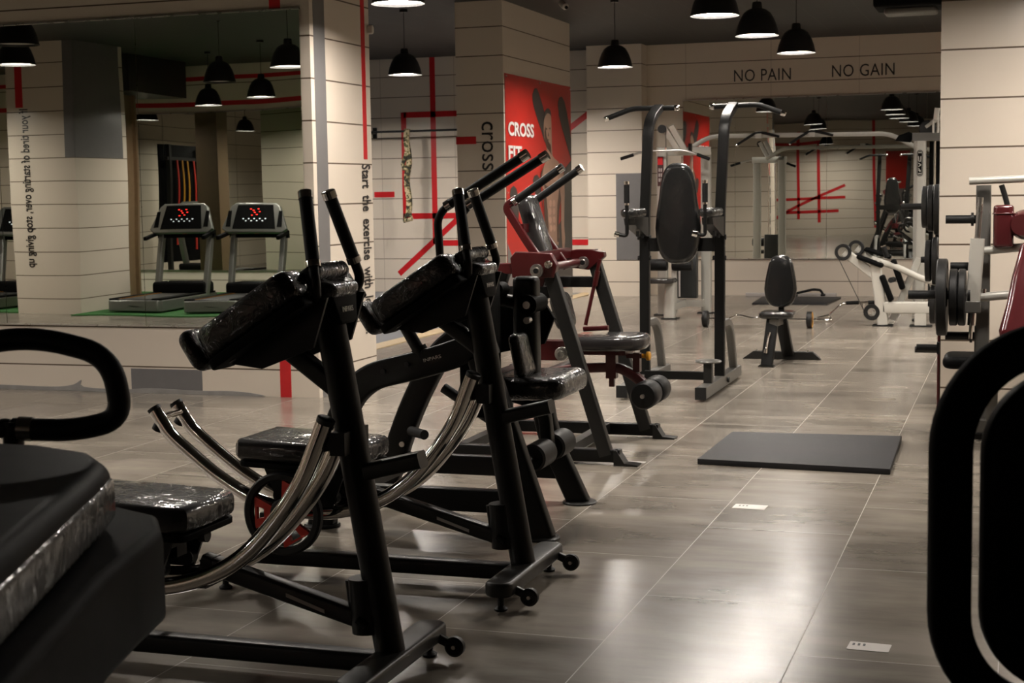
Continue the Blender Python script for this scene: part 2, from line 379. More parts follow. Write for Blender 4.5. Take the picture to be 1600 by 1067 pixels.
for a in ((-8.6, 3.55, -8.6, .72), (-9.09, 2.72, -7.6, 2.72), (-9.09, 2.76, -9.09, 1.12), (-9.13, 1.16, -7.6, 1.16), (-9.22, .26, -8.0, 1.30), (-9.61, 1.5, -9.27, 1.5), (-8.6, .74, -7.9, .74), (-6.6, .74, -5.87, .74), (-6.45, 2.42, -5.87, 2.83)):
    deco(wf, 'red_stripe', fstripe(a[0]*SXX, (a[1]-1.5)*SXX+1.5 if a[1] < 3.5 else CZ, a[2]*SXX, (a[3]-1.5)*SXX+1.5), 'red')
deco(wf, 'grey_tile', MB().box(-5.45, -5.075, 21.292, 21.31, .52, 1.745).box(-5.075, -5.062, 21.3, 21.6, .52, 1.745), 'grey')
wr = struct('wall_column_right', MB().box(-.485, 1.2, 10.2, 11.4, 0, CZ), 'wallcol', 'beige tiled column on the right')
struct('wall_right', MB().box(3.2, 3.4, -7, 23, 0, CZ), 'wallcol', 'beige tiled wall out of frame on the right')
# behind the camera, seen in the mirrors
YB = -1.0
wb = struct('wall_front', MB().box(-17, -8.3, YB-.3, YB, 0, CZ), 'wallcol', 'beige tiled wall behind the treadmills')
wb2 = struct('wall_front_far', MB().box(-8.3, 5, -6.3, -6, 0, CZ).box(-8.6, -8.3, -6.3, -1.0, 0, CZ), 'wallcol', 'beige tiled wall far behind the camera')
def bstripe(x0, z0, x1, z1, w=.09):
    d = Vector((x1-x0, 0, z1-z0)).normalized(); n = Vector((-d.z, 0, d.x))*w/2
    a, b = Vector((x0, -5.998, z0)), Vector((x1, -5.998, z1))
    deco(wb2, 'red_stripe', MB().poly([a-n, b-n, b+n, a+n], .004, (0, 1, 0)), 'red')
for q in ((-7.6, 2.9, -5.9, 2.95), (-7.6, 2.9, -7.6, .9), (-6.6, 3.3, -6.6, .5), (-6.0, 2.95, -5.95, .4), (-7.9, .3, -5.2, 1.6), (-7.6, 1.1, -5.2, 1.2), (-7.2, .7, -5.4, .75), (-4.3, CZ, -4.25, .2), (-3.6, 2.2, -3.3, 2.2)): bstripe(*q)
deco(wb2, 'poster_panel', MB().box(-3.9, -3.2, -6.0, -5.99, .6, 2.6), 'p_red'); deco(wb2, 'poster_panel', MB().box(-3.9, -3.2, -6.0, -5.985, .6, 1.5), 'p_grey')
struct('wall_side', MB().box(-16.6, -16.3, -1.3, YM, 0, CZ), 'wallcol', 'beige tiled wall beyond the treadmills')
deco(wb, 'red_stripe', MB().box(-16, -9, YB-.01, YB+.003, 3.33, 3.39), 'red')
deco(wb, 'red_stripe', MB().box(-16, -9, YB-.01, YB+.003, 2.95, 3.02), 'red')
wcb = struct('wall_column_front', MB().box(-12.70, -11.70, 2.0, 3.2, 0, CZ), 'wallcol', 'beige tiled column seen in the mirror')
deco(wcb, 'red_stripe', MB().box(-12.56, -12.45, 3.19, 3.203, 2.72, CZ), 'red')
deco(wcb, 'grey_tile', MB().box(-11.84, -11.695, 3.19, 3.203, 2.05, CZ).box(-11.70, -11.697, 2.1, 3.203, 2.05, CZ), 'grey')
text('wall_lettering', "If your tired of starting over, stop giving up", 'letter', (-12.34, 3.203, 2.70), (0, 0, -1), (-1, 0, 0), 2.08, .17, wcb, bold=.015)
struct('trim_1', MB().box(-13.2, -12.1, -.4, 1.2, 3.04, CZ), 'shade', 'black bulkhead under the ceiling')
struct('wall_column_brown', MB().box(-12.97, -12.66, .3, .7, 0, 3.04).box(-13.0, -12.6, .25, .3, 0, 3.04), 'wood', 'brown clad pillar behind the treadmills')
tag(MB().box(-14.9, -12.71, -.95, 3.2, .0, .015).box(-12.71, -11.69, -.95, 1.99, .0, .015).box(-11.69, -8.3, -.95, 3.45, .0, .015).build('artificial_turf', 'turf'), 'green artificial turf under the treadmills', 'turf', kind='stuff')
# mirrors
def mirror(x0, x1, z0, z1, y, label, group, face=-1):
    t = Thing('wall_mirror', label, 'mirror', ((x0+x1)/2, y, z0), group)
    e = .012
    if face < 0: t.part('glass', MB().box(x0+.002, x1-.002, y-.02, y-.004, z0, z1), 'mirror')
    else: t.part('glass', MB().box(x0+.002, x1-.002, y+.004, y+.02, z0, z1), 'mirror')
    s = face
    for a, b in ((z0-e, z0), (z1, z1+e)): t.part('edge_trim', MB().box(x0, x1, min(y+s*.024, y), max(y+s*.024, y), a, b), 'brushed')
for x0, x1, nm in ((-8.95, -7.62, 'left'), (-7.62, -6.36, 'middle'), (-6.36, -4.99, 'right')):
    mirror(x0, x1, .53, 2.85, YM, 'tall wall mirror panel on the left wall, the %s one of the row' % nm, 'mirror panels on the left wall')
for x0, x1, nm in ((-4.54, -3.80, 'leftmost panel behind the lat pulldown column'), (-3.80, -2.53, 'panel behind the upright bench'), (-2.53, -1.2, 'panel behind the silver rowing frame'), (-1.2, .1, 'panel partly hidden by the right column')):
    mirror(x0, x1, .525, 2.75, YF, 'wall mirror under the wall slogan, %s' % nm, 'mirror panels on the far wall')
for x0, x1, nm in ((-14.2, -12.9, 'first'), (-12.9, -11.6, 'second'), (-11.6, -10.3, 'third'), (-10.3, -9.0, 'fourth')):
    mirror(x0, x1, .36, 2.85, YB, 'wall mirror behind the treadmills, %s seen from the text column' % nm, 'mirror panels behind the treadmills', 1)

# ---------------------------------------------------------------- lamps
def lamp_proto():
    t = Thing('pendant_lamp', '', 'lamp', (0, 0, 0), 'black dome pendant lamps')
    pr = [(.004, .295), (.036, .29), (.042, .28), (.046, .235), (.082, .222), (.118, .195), (.15, .14), (.172, .08), (.186, .02), (.192, 0)]
    t.part('shade', MB().lathe(pr+[(.189, -.002), (.182, .02)]), 'shade')
    t.part('reflector', MB().lathe([(.182, .018), (.168, .078), (.146, .136), (.114, .190), (.08, .215), (.03, .225)]), 'reflector')
    t.part('diffuser', MB().lathe([(.0, .028), (.09, .030), (.150, .036), (.158, .045), (.150, .05), (0, .05)]), 'bulb')
    t.part('suspension_rod', MB().cyl((0, 0, .29), (0, 0, CZ-2.83), .004, 8).cyl((0, 0, CZ-2.83-.03), (0, 0, CZ-2.83), .045, 16), 'shade')
    return t.o
L0 = lamp_proto(); first = True
spots = [(-2.25, 11.9, 'black dome pendant lamp, highest in the photo of the trio over the aisle'), (-2.2, 13.6, 'black dome pendant lamp, middle of the trio over the aisle'),
 (-2.12, 15.5, 'black dome pendant lamp nearest the wall slogan'), (-4.17, 16.3, 'black dome pendant lamp right of the poster column'), (-6.56, 16.16, 'black dome pendant lamp in front of the wall with red lines'),
 (-4.16, 10.15, 'black dome pendant lamp cut off by the top edge between the two left columns'),
 (-7.24, 5.95, 'black dome pendant lamp seen in the left mirror above the second treadmill'), (-9.43, 7.5, 'black dome pendant lamp seen in the left mirror beside the text column'),
 (-14.6, 5.0, 'black dome pendant lamp far left behind the camera')]
for y in (10.0, 7.6): spots.append((-2.2, y, 'black dome pendant lamp over the aisle above the frame'))
for x, y in ((-4.4, 7.4), (.1, 8.4), (-5.9, 19.6), (1.2, 12.4), (.9, 9.2), (-9.3, 20.), (-5.6, -4.4), (-13.3, 4.4), (-11.0, .9), (-13.9, .2), (.35, 13.8), (.35, 15.8), (.3, 18.), (.2, 20.), (1.6, 17.), (-6.75, 19.9), (-8.8, 18.2), (-7.2, 3.), (-9.6, 2.)):
    spots.append((x, y, 'black dome pendant lamp added out of view to brighten the room'))
for x, y, lb in spots:
    if first: L0.location = (x, y, 2.83); L0['label'] = lb; first = False
    else: dup(L0, (x, y, 2.83), label=lb)
for x, y, lb in ((-9.0, 4.2, 'unlit dome pendant lamp in the middle of the left mirror'), (-8.4, 8.9, 'unlit dome pendant lamp at the top of the left mirror')):
    r = dup(L0, (x, y, 2.86), label=lb)
    for c in r.children:
        if c.name.startswith('diffuser'): c.data = c.data.copy(); c.data.materials.clear(); c.data.materials.append(K['off'])

# ================================================================ THE MACHINES
def offs(pts, dy): return [(x, y+dy, z) for x, y, z in pts]
# ---- ab coasters: U-shaped chrome rails, kneeling sled, elbow pads and upright grips; built at X = front of the base
def ab_coaster(X0, Y0, label):
    t = Thing('ab_coaster', label, 'exercise machine', (X0-.5, Y0, 0), 'ab coasters with chrome rails')
    A = lambda x, v, z: (X0+x, Y0+v, z)
    t.part('post', MB().tube([A(.035, 0, .10), A(-.15, 0, 1.19)], .047, 22), 'black')
    t.part('post_sleeve', MB().cyl(A(-.035, 0, .16), A(-.045, 0, .33), .052, 20).cyl(A(-.02, -.05, .19), A(-.05, -.05, .21), .014, 12).cyl(A(-.075, 0, .2), A(-.09, 0, .32), .02, 12), 'black')
    fb = t.part('front_foot_bar', MB().slab(rr(.105, .70, .04, 5), .055, A(.045, 0, .055), (1, 0, 0), (0, 1, 0), .014), 'dark')
    for v in (-.27, .27):
        w = t.part('wheel', MB().lathe([(.010, -.015), (.026, -.015), (.033, -.009), (.033, .009), (.026, .015), (.010, .015)], A(.145, v, .048), (0, 1, 0), 24), 'rubber')
        t.part('axle_bolt', MB().cyl(A(.145, v-.018, .048), A(.145, v+.018, .048), .007, 10), 'brushed', w)
        t.part('wheel_bracket', MB().bar([A(.07, v, .08), A(.145, v, .05)], .026, .03), 'dark')
    for x, v in ((.045, -.30), (.045, .30), (-1.08, -.28), (-1.08, .28)):
        t.part('foot', MB().lathe([(0, 0), (.024, 0), (.026, .008), (.012, .018), (.012, .065), (0, .065)], A(x, v, 0), n=16), 'rubber')
    t.part('base_beam', MB().bar([A(.0, 0, .068), A(-1.10, 0, .068)], .068, .062, r=.014), 'black')
    t.part('rear_foot_bar', MB().tube([A(-1.08, -.33, .075), A(-1.08, .33, .075)], .033, 18), 'black')
    rail = spline([(-.125, .82), (-.15, .76), (-.205, .64), (-.29, .52), (-.40, .405), (-.52, .33), (-.66, .285), (-.80, .272), (-.93, .283), (-1.06, .32), (-1.20, .395), (-1.33, .49), (-1.44, .60), (-1.50, .69)][:12]+[(-1.42, .565), (-1.485, .66)], 5)
    for v in (-.085, .085):
        r = t.part('rail', MB().tube([A(p.x, v, p.y) for p in [Vector((a[0], a[1])) for a in rail]], .0275, 18), 'chrome')
        a, b = rail[0], rail[-1]
        t.part('end_cap', MB().lathe([(0, -.006), (.028, -.006), (.0285, 0), (.0285, .01), (.024, .013), (0, .013)], A(a[0]+.002, v, a[1]+.003), (.35, 0, .8), 18), 'rubber', r)
        t.part('end_cap', MB().lathe([(0, -.01), (.0285, -.01), (.0285, .004), (0, .008)], A(b[0], v, b[1]), (-.55, 0, .8), 18), 'rubber', r)
        t.part('bumper', MB().lathe([(0, -.02), (.015, -.02), (.022, -.01), (.022, .012), (0, .014)], A(-1.47, v, .585), (-.5, 0, -.8), 16), 'rubber')
    t.part('rail_spacer', MB().cyl(A(-1.455, -.085, .625), A(-1.455, .085, .625), .013, 12), 'chrome')
    t.part('rail_bracket', MB().bar([A(-.08, -.07, .76), A(-.15, -.07, .745)], .03, .04).bar([A(-.08, .07, .76), A(-.15, .07, .745)], .03, .04).box(X0-.11, X0-.06, Y0-.09, Y0+.09, .72, .79), 'black')
    t.part('rear_strut', MB().bar([A(-1.06, 0, .09), A(-.98, 0, .275)], .05, .05).box(X0-1.02, X0-.93, Y0-.10, Y0+.10, .235, .262), 'black')
    br = t.part('lower_brace', MB().bar([A(-.60, 0, .385-.04), A(-.02, 0, .19)], .058, .058, r=.012), 'dark')
    t.part('warning_label', MB().poly([A(-.30, -.030, .258), A(-.17, -.030, .215), A(-.17, -.030, .227), A(-.30, -.030, .27)], .0015, (0, -1, 0)), 'label', br)
    t.part('rail_cradle', MB().box(X0-.60, X0-.54, Y0-.10, Y0+.10, .285, .315).bar([A(-.57, 0, .30), A(-.58, 0, .36)], .06, .05), 'black')
    t.part('foot_peg', MB().bar([A(-.05, 0, .655), A(.155, 0, .705)], .07, .052, r=.014), 'dark')
    t.part('upper_brace', MB().bar([A(-.34, 0, 1.075), A(-.10, 0, .90)], .06, .058, r=.014), 'dark')
    # head: gusset plates under the two elbow pads
    for s in (-1, 1):
        P = [A(-.42, s*.13, 1.00), A(-.30, s*.13, .985), A(-.13, s*.13, 1.05), A(-.08, s*.13, 1.20), A(-.16, s*.13, 1.20), A(-.44, s*.13, 1.08)]
        t.part('gusset_plate', MB().poly(P, .012, (0, s, 0)), 'black')
        u = Vector((.84, 0, .54)).normalized(); nn = Vector((-u.z, 0, u.x))
        c = Vector(A(-.285, s*.165, 1.115)); out = [(p[0], p[1]) for p in rr(.36, .15, .045, 5)]
        pd = t.part('elbow_pad', MB().slab(out, .100, c-nn*.006, u, (0, 1, 0), .028), 'wrap')
        t.part('backing_plate', MB().slab(rr(.37, .155, .03, 3), .03, c-nn*.036, u, (0, 1, 0), .004), 'shroud', pd)
        c2 = c-u*.19+nn*.052
        t.part('elbow_stop', MB().slab(rr(.135, .13, .04, 5), .05, c2, nn, (0, 1, 0), .022), 'wrap')
        for q in (-.13, .05, .14):
            b0 = c+u*q-nn*.018; t.part('bolt', MB().cyl(b0+Vector((0, s*.02, 0)), b0-nn*.02+Vector((0, s*.02, 0)), .012, 10), 'rubber')
    t.part('chest_guard', MB().slab(rr(.15, .24, .03, 4), .05, A(-.17, 0, 1.225), (.84, 0, .54), (0, 1, 0), .02), 'wrap')
    for s in (-1, 1):
        top = Vector(A(-.172, s*.08, 1.515)); bot = Vector(A(-.118, s*.148, 1.292)); d = (top-bot).normalized()
        h = t.part('handle', MB().tube([top-d*.01, bot]+fillet([bot, bot-d*.06, A(-.12, s*.13, 1.19), A(-.20, s*.10, 1.10)], .05)[1:], .0155, 14), 'black')
        t.part('grip', MB().tube([top-d*.022, bot+d*.018], .0205, 16), 'foam', h)
        for p, l in ((top, .026), (bot+d*.02, .022)):
            t.part('collar', MB().lathe([(0, 0), (.018, 0), (.0225, -.003), (.0225, -l), (0, -l)], p, d, 18), 'chrome', h)
    bd = t.part('badge_plate', MB().slab([(-.085, .03), (-.065, -.045), (-.045, -.058), (.045, -.058), (.065, -.045), (.085, .03)], .04, A(-.122, 0, 1.165), (0, 1, 0), (-.16, 0, 1), .008, 3), 'shroud')
    tx = t.text('badge_lettering', 'INPARS', 'paper', A(-.078, -.038, 1.15), (0, 1, 0), (-.16, 0, 1), .076, .016, th=.002)
    tx.parent = bd
    t.part('cap_pad', MB().slab(rr(.11, .21, .04, 5), .045, A(-.135, 0, 1.205), (.8, 0, -.25), (0, 1, 0), .018), 'wrap')
    # the sled
    zs = .485
    t.part('seat', MB().slab([(-.265, -.15), (-.24, -.18), (.20, -.185), (.255, -.15), (.265, 0), (.255, .15), (.20, .185), (-.24, .18), (-.265, .15)], .085, A(-.825, 0, zs-.012), (1, 0, -.035), (0, 1, 0), .03), 'wrapgrey')
    t.part('seat_plate', MB().slab(rr(.50, .35, .04, 4), .022, A(-.825, 0, zs-.036), (1, 0, -.035), (0, 1, 0), .004), 'shroud')
    t.part('sled_frame', MB().box(X0-.98, X0-.68, Y0-.03, Y0+.03, .36, .46).poly([A(-.99, -.10, .45), A(-.93, -.10, .30), A(-.70, -.10, .30), A(-.64, -.10, .45)], .012, (0, -1, 0)).poly([A(-.99, .10, .45), A(-.93, .10, .30), A(-.70, .10, .30), A(-.64, .10, .45)], .012, (0, 1, 0)).box(X0-.97, X0-.67, Y0-.11, Y0+.11, .40, .43), 'black')
    for x in (-.93, -.71):
        for v in (-.085, .085):
            t.part('roller', MB().lathe([(0, -.018), (.028, -.018), (.02, 0), (.028, .018), (0, .018)], A(x, v, .335+.0), (0, 1, 0), 18), 'rubber')
    t.part('adjusting_knob', MB().cyl(A(-.66, 0, .43), A(-.60, 0, .43), .012, 12).cyl(A(-.61, 0, .43), A(-.585, 0, .43), .022, 14), 'rubber')
    t.part('plate_peg', MB().cyl(A(-.87, -.23, .285), A(-.87, .23, .285), .0125, 14), 'brushed')
    return t
ab_coaster(-1.85, 4.25, 'black ab coaster with chrome curved rails, the one nearer the camera')
ab_coaster(-1.80, 5.43, 'black ab coaster with chrome curved rails and a red-centred weight plate on its sled')
# round weight plate on the second sled
def grip_plate(X, Y, Z, label):
    t = Thing('weight_plate', label, 'weight plate', (X, Y, Z-.16))
    c = (X, Y, Z)
    t.part('rim', MB().lathe([(.135, -.018), (.155, -.020), (.163, -.012), (.163, .012), (.155, .020), (.135, .018), (.130, .008), (.130, -.008)], c, (0, 1, 0), 40).add(*ring_close()) if False else MB().lathe([(.130, -.010), (.136, -.018), (.155, -.020), (.163, -.012), (.163, .012), (.155, .020), (.136, .018), (.130, .010), (.130, -.010)], c, (0, 1, 0), 44), 'rubber')
    t.part('web', MB().lathe([(.0, -.012), (.045, -.014), (.056, -.008), (.056, .008), (.045, .014), (.0, .012)], c, (0, 1, 0), 36), 'rubber')
    for a in (60, 180, 300):
        a = math.radians(a)
        def q(r, da, dy=0): return (X+r*math.cos(a+da), Y+dy, Z+r*math.sin(a+da))
        m = MB()
        o = [q(.045, -.6), q(.134, -.5), q(.134, .5), q(.045, .6)]; i_ = [q(.08, -.22), q(.112, -.22), q(.112, .22), q(.08, .22)]
        for k in range(4):
            k2 = (k+1) % 4; m.poly([Vector(p)-Vector((0, .010, 0)) for p in (o[k], o[k2], i_[k2], i_[k])], .02, (0, 1, 0))
        t.part('grip_spoke', m, 'redplastic')
    t.part('hub', MB().lathe([(.0135, -.019), (.03, -.019), (.034, -.012), (.034, .012), (.03, .019), (.0135, .019)], c, (0, 1, 0), 24), 'brushed')
grip_plate(-2.67, 5.24, .285, 'round black weight plate with red grip spokes on the sled of the second ab coaster')

# ---- black plate-loaded leg machine with big curved side frames
def leg_machine():
    t = Thing('leg_machine', 'black plate-loaded leg curl machine with curved lettered side beam and wrapped seat', 'exercise machine', (-2.4, 6.65, 0))
    YN, YR, YC = 6.27, 7.05, 6.66
    arch = fillet([(-3.0, YN, .0), (-2.93, YN, .42), (-2.80, YN, .68), (-2.42, YN, .77), (-2.16, YN, .865)], .30, 8)
    sb = t.part('side_beam', MB().bar(arch, .07, .125, r=.015), 'black')
    t.text('beam_lettering', 'INPARS', 'paper', (-2.47, YN-.0365, .765), (.97, 0, .26), (-.26, 0, .97), .085, .015).parent = sb
    t.part('side_beam', MB().bar(fillet([(-3.03, YR, 0), (-2.86, YR, .46), (-2.66, YR, .80), (-2.3, YR, .86)], .2, 8), .07, .125, r=.015), 'black')
    t.part('front_leg', MB().bar([(-1.95, YN, .0), (-2.22, YN, .80)], .07, .12, r=.015), 'black')
    t.part('front_leg', MB().bar(fillet([(-2.0, YR, .0), (-2.16, YR, .34), (-2.19, YR, .58), (-2.35, YR, .62)], .14), .07, .105, r=.015), 'black')
    for x, y in ((-1.955, YN), (-2.0, YR), (-3.0, YN), (-3.03, YR)):
        t.part('foot_flange', MB().lathe([(0, 0), (.082, 0), (.084, .006), (.078, .012), (0, .012)], (x, y, 0), n=24), 'dark')
    t.part('lower_beam', MB().bar([(-2.96, YN, .155), (-2.01, YN, .155)], .06, .10), 'black')
    t.part('lower_beam', MB().bar([(-2.98, YR, .165), (-2.07, YR, .165)], .06, .095), 'black')
    t.part('cross_beam', MB().box(-2.93, -2.86, YN, YR, .13, .19), 'black')
    t.part('cross_beam', MB().box(-2.30, -2.23, YN, YR, .60, .68), 'black')
    t.part('tower_shroud', MB().slab(rr(.135, .20, .02, 4), .60, (-2.255, YN+.1, .52), (1, 0, 0), (0, 1, 0), .01, 2), 'shroud')
    t.part('backrest_column', MB().slab(rr(.115, .10, .03, 5), .52, (-2.13, YC, .60), (1, 0, 0), (0, 1, 0), .025), 'black')
    am = t.part('lever_arm', MB().tube([(-2.47, YC-.12, 1.07), (-2.36, YC-.05, 1.045), (-2.12, YC, .985)], .032, 16), 'black')
    t.part('pivot', MB().cyl((-2.10, YC-.09, .995), (-2.10, YC+.09, .995), .045, 22).cyl((-2.245, YC-.10, 1.06), (-2.245, YC, 1.06), .036, 18), 'shroud', am)
    t.part('pivot_bolt', MB().cyl((-2.10, YC-.10, .925), (-2.10, YC-.06, .925), .016, 12).cyl((-2.10, YC-.10, .995), (-2.10, YC-.088, .995), .018, 12), 'brushed', am)
    t.part('cam_plate', MB().slab([(x, z) for x, z in ((-.17, -.16), (.12, -.10), (.17, .02), (.10, .13), (-.06, .12), (-.17, .02))], .03, (-2.20, YC+.13, .90), (1, 0, 0), (0, 0, 1), .006), 'shroud')
    for s in (-1, 1):
        y = 6.70+s*.15
        pts = fillet([(-2.50, y, .93), (-2.505, y, 1.20), (-2.515, y, 1.385), (-2.475, y, 1.44), (-2.085, y, 1.668)], .055, 6)
        h = t.part('handle', MB().tube(pts, .0185, 16), 'black')
        a, b = Vector((-2.455, y, 1.452)), Vector((-2.085, y, 1.668)); d = (b-a).normalized()
        t.part('grip', MB().tube([a, b-d*.02], .0225, 16), 'foam', h)
        t.part('collar', MB().cyl(b-d*.03, b+d*.008, .0245, 18), 'chrome', h); t.part('collar', MB().cyl(a-d*.022, a+d*.006, .0245, 18), 'chrome', h)
    t.part('handle_mount', MB().bar([(-2.50, 6.52, .93), (-2.50, 6.88, .93)], .06, .06, (0, 0, 1)).bar([(-2.50, 6.7, .93), (-2.40, 6.7, .80)], .06, .06), 'black')
    t.part('seat', MB().slab([(p[0], p[1]) for p in rr(.38, .46, .06, 6)], .105, (-2.085, YC, .575), (1, 0, .03), (0, 1, 0), .042, 5), 'wrap')
    t.part('seat_support', MB().bar([(-2.30, YC, .60), (-2.05, YC, .53)], .06, .06).bar(fillet([(-2.13, YC, .56), (-2.05, YC, .50), (-2.035, YC, .33)], .08), .06, .055), 'black')
    t.part('thigh_pad', MB().slab(rr(.055, .26, .025, 5), .20, (-2.10, YC-.07, .675), (1, 0, .2), (0, 1, 0), .025), 'wrap')
    t.part('roller_axle', MB().cyl((-2.035, YC-.30, .325), (-2.035, YC+.30, .325), .012, 12), 'brushed')
    for s in (-1, 1):
        rl = t.part('roller_pad', MB().lathe([(.012, -.10), (.052, -.10), (.062, -.09), (.062, .09), (.052, .10), (.012, .10)], (-2.035, YC+s*.155, .325), (0, 1, 0), 28), 'foam')
        t.part('roller_cap', MB().cyl((-2.035, YC+s*.155-.104, .325), (-2.035, YC+s*.155-.098, .325), .018, 14), 'dark', rl)
    t.part('plate_horn', MB().cyl((-2.18, YN+.04, .50), (-2.41, YN+.04, .645), .023, 16), 'rubber')
    t.part('angled_peg', MB().cyl((-2.50, YN, .80), (-2.61, YN, .985), .027, 16).cyl((-2.49, YN, .79), (-2.51, YN, .825), .036, 16), 'black')
    t.part('plate_horn', MB().cyl((-2.85, YR-.05, .33), (-2.74, YR-.15, .33), .024, 16), 'rubber')
    t.part('bolt', MB().cyl((-2.905, YR-.045, .26), (-2.905, YR-.03, .26), .014, 10), 'brushed')
    for x, z in ((-2.665, .72), (-2.55, .755)): t.part('bolt', MB().cyl((x, YN-.044, z), (x, YN-.03, z), .012, 10), 'rubber')
leg_machine()

# ---- red-armed machine
def red_machine():
    t = Thing('lever_crunch_machine', 'dark red and black lever machine with wrapped back pad and round seat near the poster', 'exercise machine', (-2.4, 8.58, 0))
    YN, YR, YC = 8.10, 9.05, 8.58
    for y in (YN, YR):
        t.part('frame_leg', MB().bar([(-2.14, y, .05), (-2.475, y, 1.14)], .062, .075, r=.006), 'dark')
        t.part('base_bar', MB().bar([(-3.15, y, .05), (-2.06, y, .05)], .06, .07, r=.006), 'black')
        t.part('foot_plate', MB().poly([(-2.09, y-.045, .0), (-1.955, y-.045, .0), (-1.955, y-.045, .008), (-2.03, y-.045, .015), (-2.075, y-.045, .085), (-2.09, y-.045, .085)], .09, (0, 1, 0)), 'dark')
        t.part('rear_leg', MB().bar([(-3.08, y, .05), (-2.72, y, 1.06)], .062, .07, r=.006), 'black')
        t.part('top_bar', MB().bar([(-2.72, y, .95), (-2.42, y, .95)], .055, .065, r=.006), 'black')
        t.part('bearing', MB().lathe([(0, -.012), (.018, -.014), (.02, -.006), (.036, -.004), (.038, 0), (.038, .012), (0, .012)], (-2.513, y-.055, 1.07), (0, 1, 0), 24), 'brushed')
        t.part('bearing_hub', MB().cyl((-2.513, y-.074, 1.07), (-2.513, y-.06, 1.07), .014, 12), 'rubber')
    t.part('base_cross_bar', MB().box(-2.42, -2.36, YN, YR, .03, .085), 'black')
    t.part('base_cross_bar', MB().box(-3.02, -2.96, YN, YR, .03, .085), 'black')
    t.part('pivot_plate', MB().poly([(-2.66, YN-.04, 1.03), (-2.42, YN-.04, 1.03), (-2.40, YN-.04, 1.10), (-2.44, YN-.04, 1.165), (-2.64, YN-.04, 1.175), (-2.67, YN-.04, 1.14)], .05, (0, 1, 0)), 'redmetal', bevel=.004)
    t.part('pivot_bolt', MB().lathe([(0, -.02), (.02, -.018), (.024, -.008), (.024, .01), (0, .01)], (-2.445, YN-.05, 1.105), (0, 1, 0), 18), 'chrome')
    t.part('pivot_arm', MB().poly([(-2.74, YR-.05, 1.07), (-2.70, YR-.05, 1.05), (-2.48, YR-.05, 1.025), (-2.38, YR-.05, 1.105), (-2.385, YR-.05, 1.135), (-2.46, YR-.05, 1.15), (-2.56, YR-.05, 1.15), (-2.72, YR-.05, 1.12)], .06, (0, 1, 0)), 'redmetal', bevel=.005)
    t.part('counter_block', MB().box(-2.76, -2.66, YN-.03, YN+.03, 1.05, 1.11), 'redmetal', bevel=.004)
    t.part('pivot_shaft', MB().cyl((-2.55, YN, 1.07), (-2.55, YR, 1.07), .025, 16), 'redmetal')
    for y in (8.38, 8.78):
        t.part('swing_frame', MB().bar(fillet([(-2.55, y, 1.05), (-2.66, y, 1.20), (-2.80, y, 1.42), (-2.73, y, 1.465)], .05), .035, .045, r=.006), 'redmetal')
        h = t.part('handle', MB().tube([(-2.77, y, 1.432), (-2.457, y, 1.638)], .018, 14), 'black')
        a, b = Vector((-2.735, y, 1.455)), Vector((-2.457, y, 1.638)); d = (b-a).normalized()
        t.part('grip', MB().tube([a, b-d*.02], .0225, 16), 'foam', h); t.part('collar', MB().cyl(b-d*.028, b+d*.006, .0245, 16), 'chrome', h); t.part('collar', MB().cyl(a-d*.02, a+d*.004, .0245, 16), 'chrome', h)
    t.part('swing_crossbar', MB().box(-2.735, -2.69, 8.38, 8.78, 1.27, 1.32), 'redmetal')
    t.part('swing_crossbar', MB().box(-2.64, -2.59, YN+.02, YR-.03, 1.10, 1.16), 'redmetal')
    t.part('back_pad', MB().slab(rr(.46, .21, .06, 6), .085, (-2.715, YC, 1.25), (-.30, 0, 1), (0, -1, 0), .034, 5), 'wrapgrey')
    t.part('lower_back_pad', MB().slab(rr(.22, .26, .06, 6), .07, (-2.555, YC, .80), (-.25, 0, 1), (0, -1, 0), .03), 'wrap')
    t.part('push_rod', MB().bar([(-2.47, YN-.02, 1.08), (-2.60, YN+.02, .76)], .03, .04), 'redmetal')
    t.part('push_rod', MB().cyl((-2.405, YR-.06, 1.09), (-2.50, YR-.06, .69), .012, 12).cyl((-2.42, YR-.06, 1.02), (-2.44, YR-.06, .93), .017, 12), 'redmetal')
    t.part('rear_push_rod', MB().bar([(-2.62, YC, .76), (-2.78, YC, .50)], .04, .05), 'redmetal')
    t.part('hinge_box', MB().box(-2.66, -2.385, YN+.04, YN+.14, .565, .675), 'redmetal', bevel=.004)
    t.part('hinge_bearing', MB().lathe([(0, -.012), (.018, -.014), (.02, -.006), (.036, -.004), (.038, 0), (.038, .03), (0, .03)], (-2.385, YN-.03, .61), (0, 1, 0), 24), 'brushed')
    t.part('seat', MB().slab([(-.24, -.17), (.05, -.19), (.15, -.165), (.205, -.10), (.22, 0), (.205, .10), (.15, .165), (.05, .19), (-.24, .17)], .085, (-2.225, YC, .59), (1, 0, .02), (0, 1, 0), .035, 5), 'wrapgrey')
    t.part('seat_plate', MB().box(-2.44, -2.12, YC-.12, YC+.12, .565, .59), 'redmetal')
    t.part('seat_post', MB().box(-2.26, -2.20, YC-.03, YC+.03, .42, .57).box(-2.245, -2.215, YC-.015, YC+.015, .37, .42), 'redmetal')
    t.part('seat_post', MB().box(-2.10, -2.06, YC-.025, YC+.025, .46, .57), 'redmetal')
    t.part('roller_arm', MB().bar(fillet([(-2.62, YC, .44), (-2.42, YC, .475), (-2.18, YC, .485), (-2.07, YC, .42), (-2.01, YC, .35)], .12), .055, .055), 'redmetal')
    t.part('support_bar', MB().bar([(-2.60, YN, .44), (-2.60, YR, .44)], .06, .06, (0, 0, 1)), 'black')
    t.part('seat_latch', MB().box(-2.14, -2.05, YC-.02, YC+.02, .54, .565), 'redmetal')
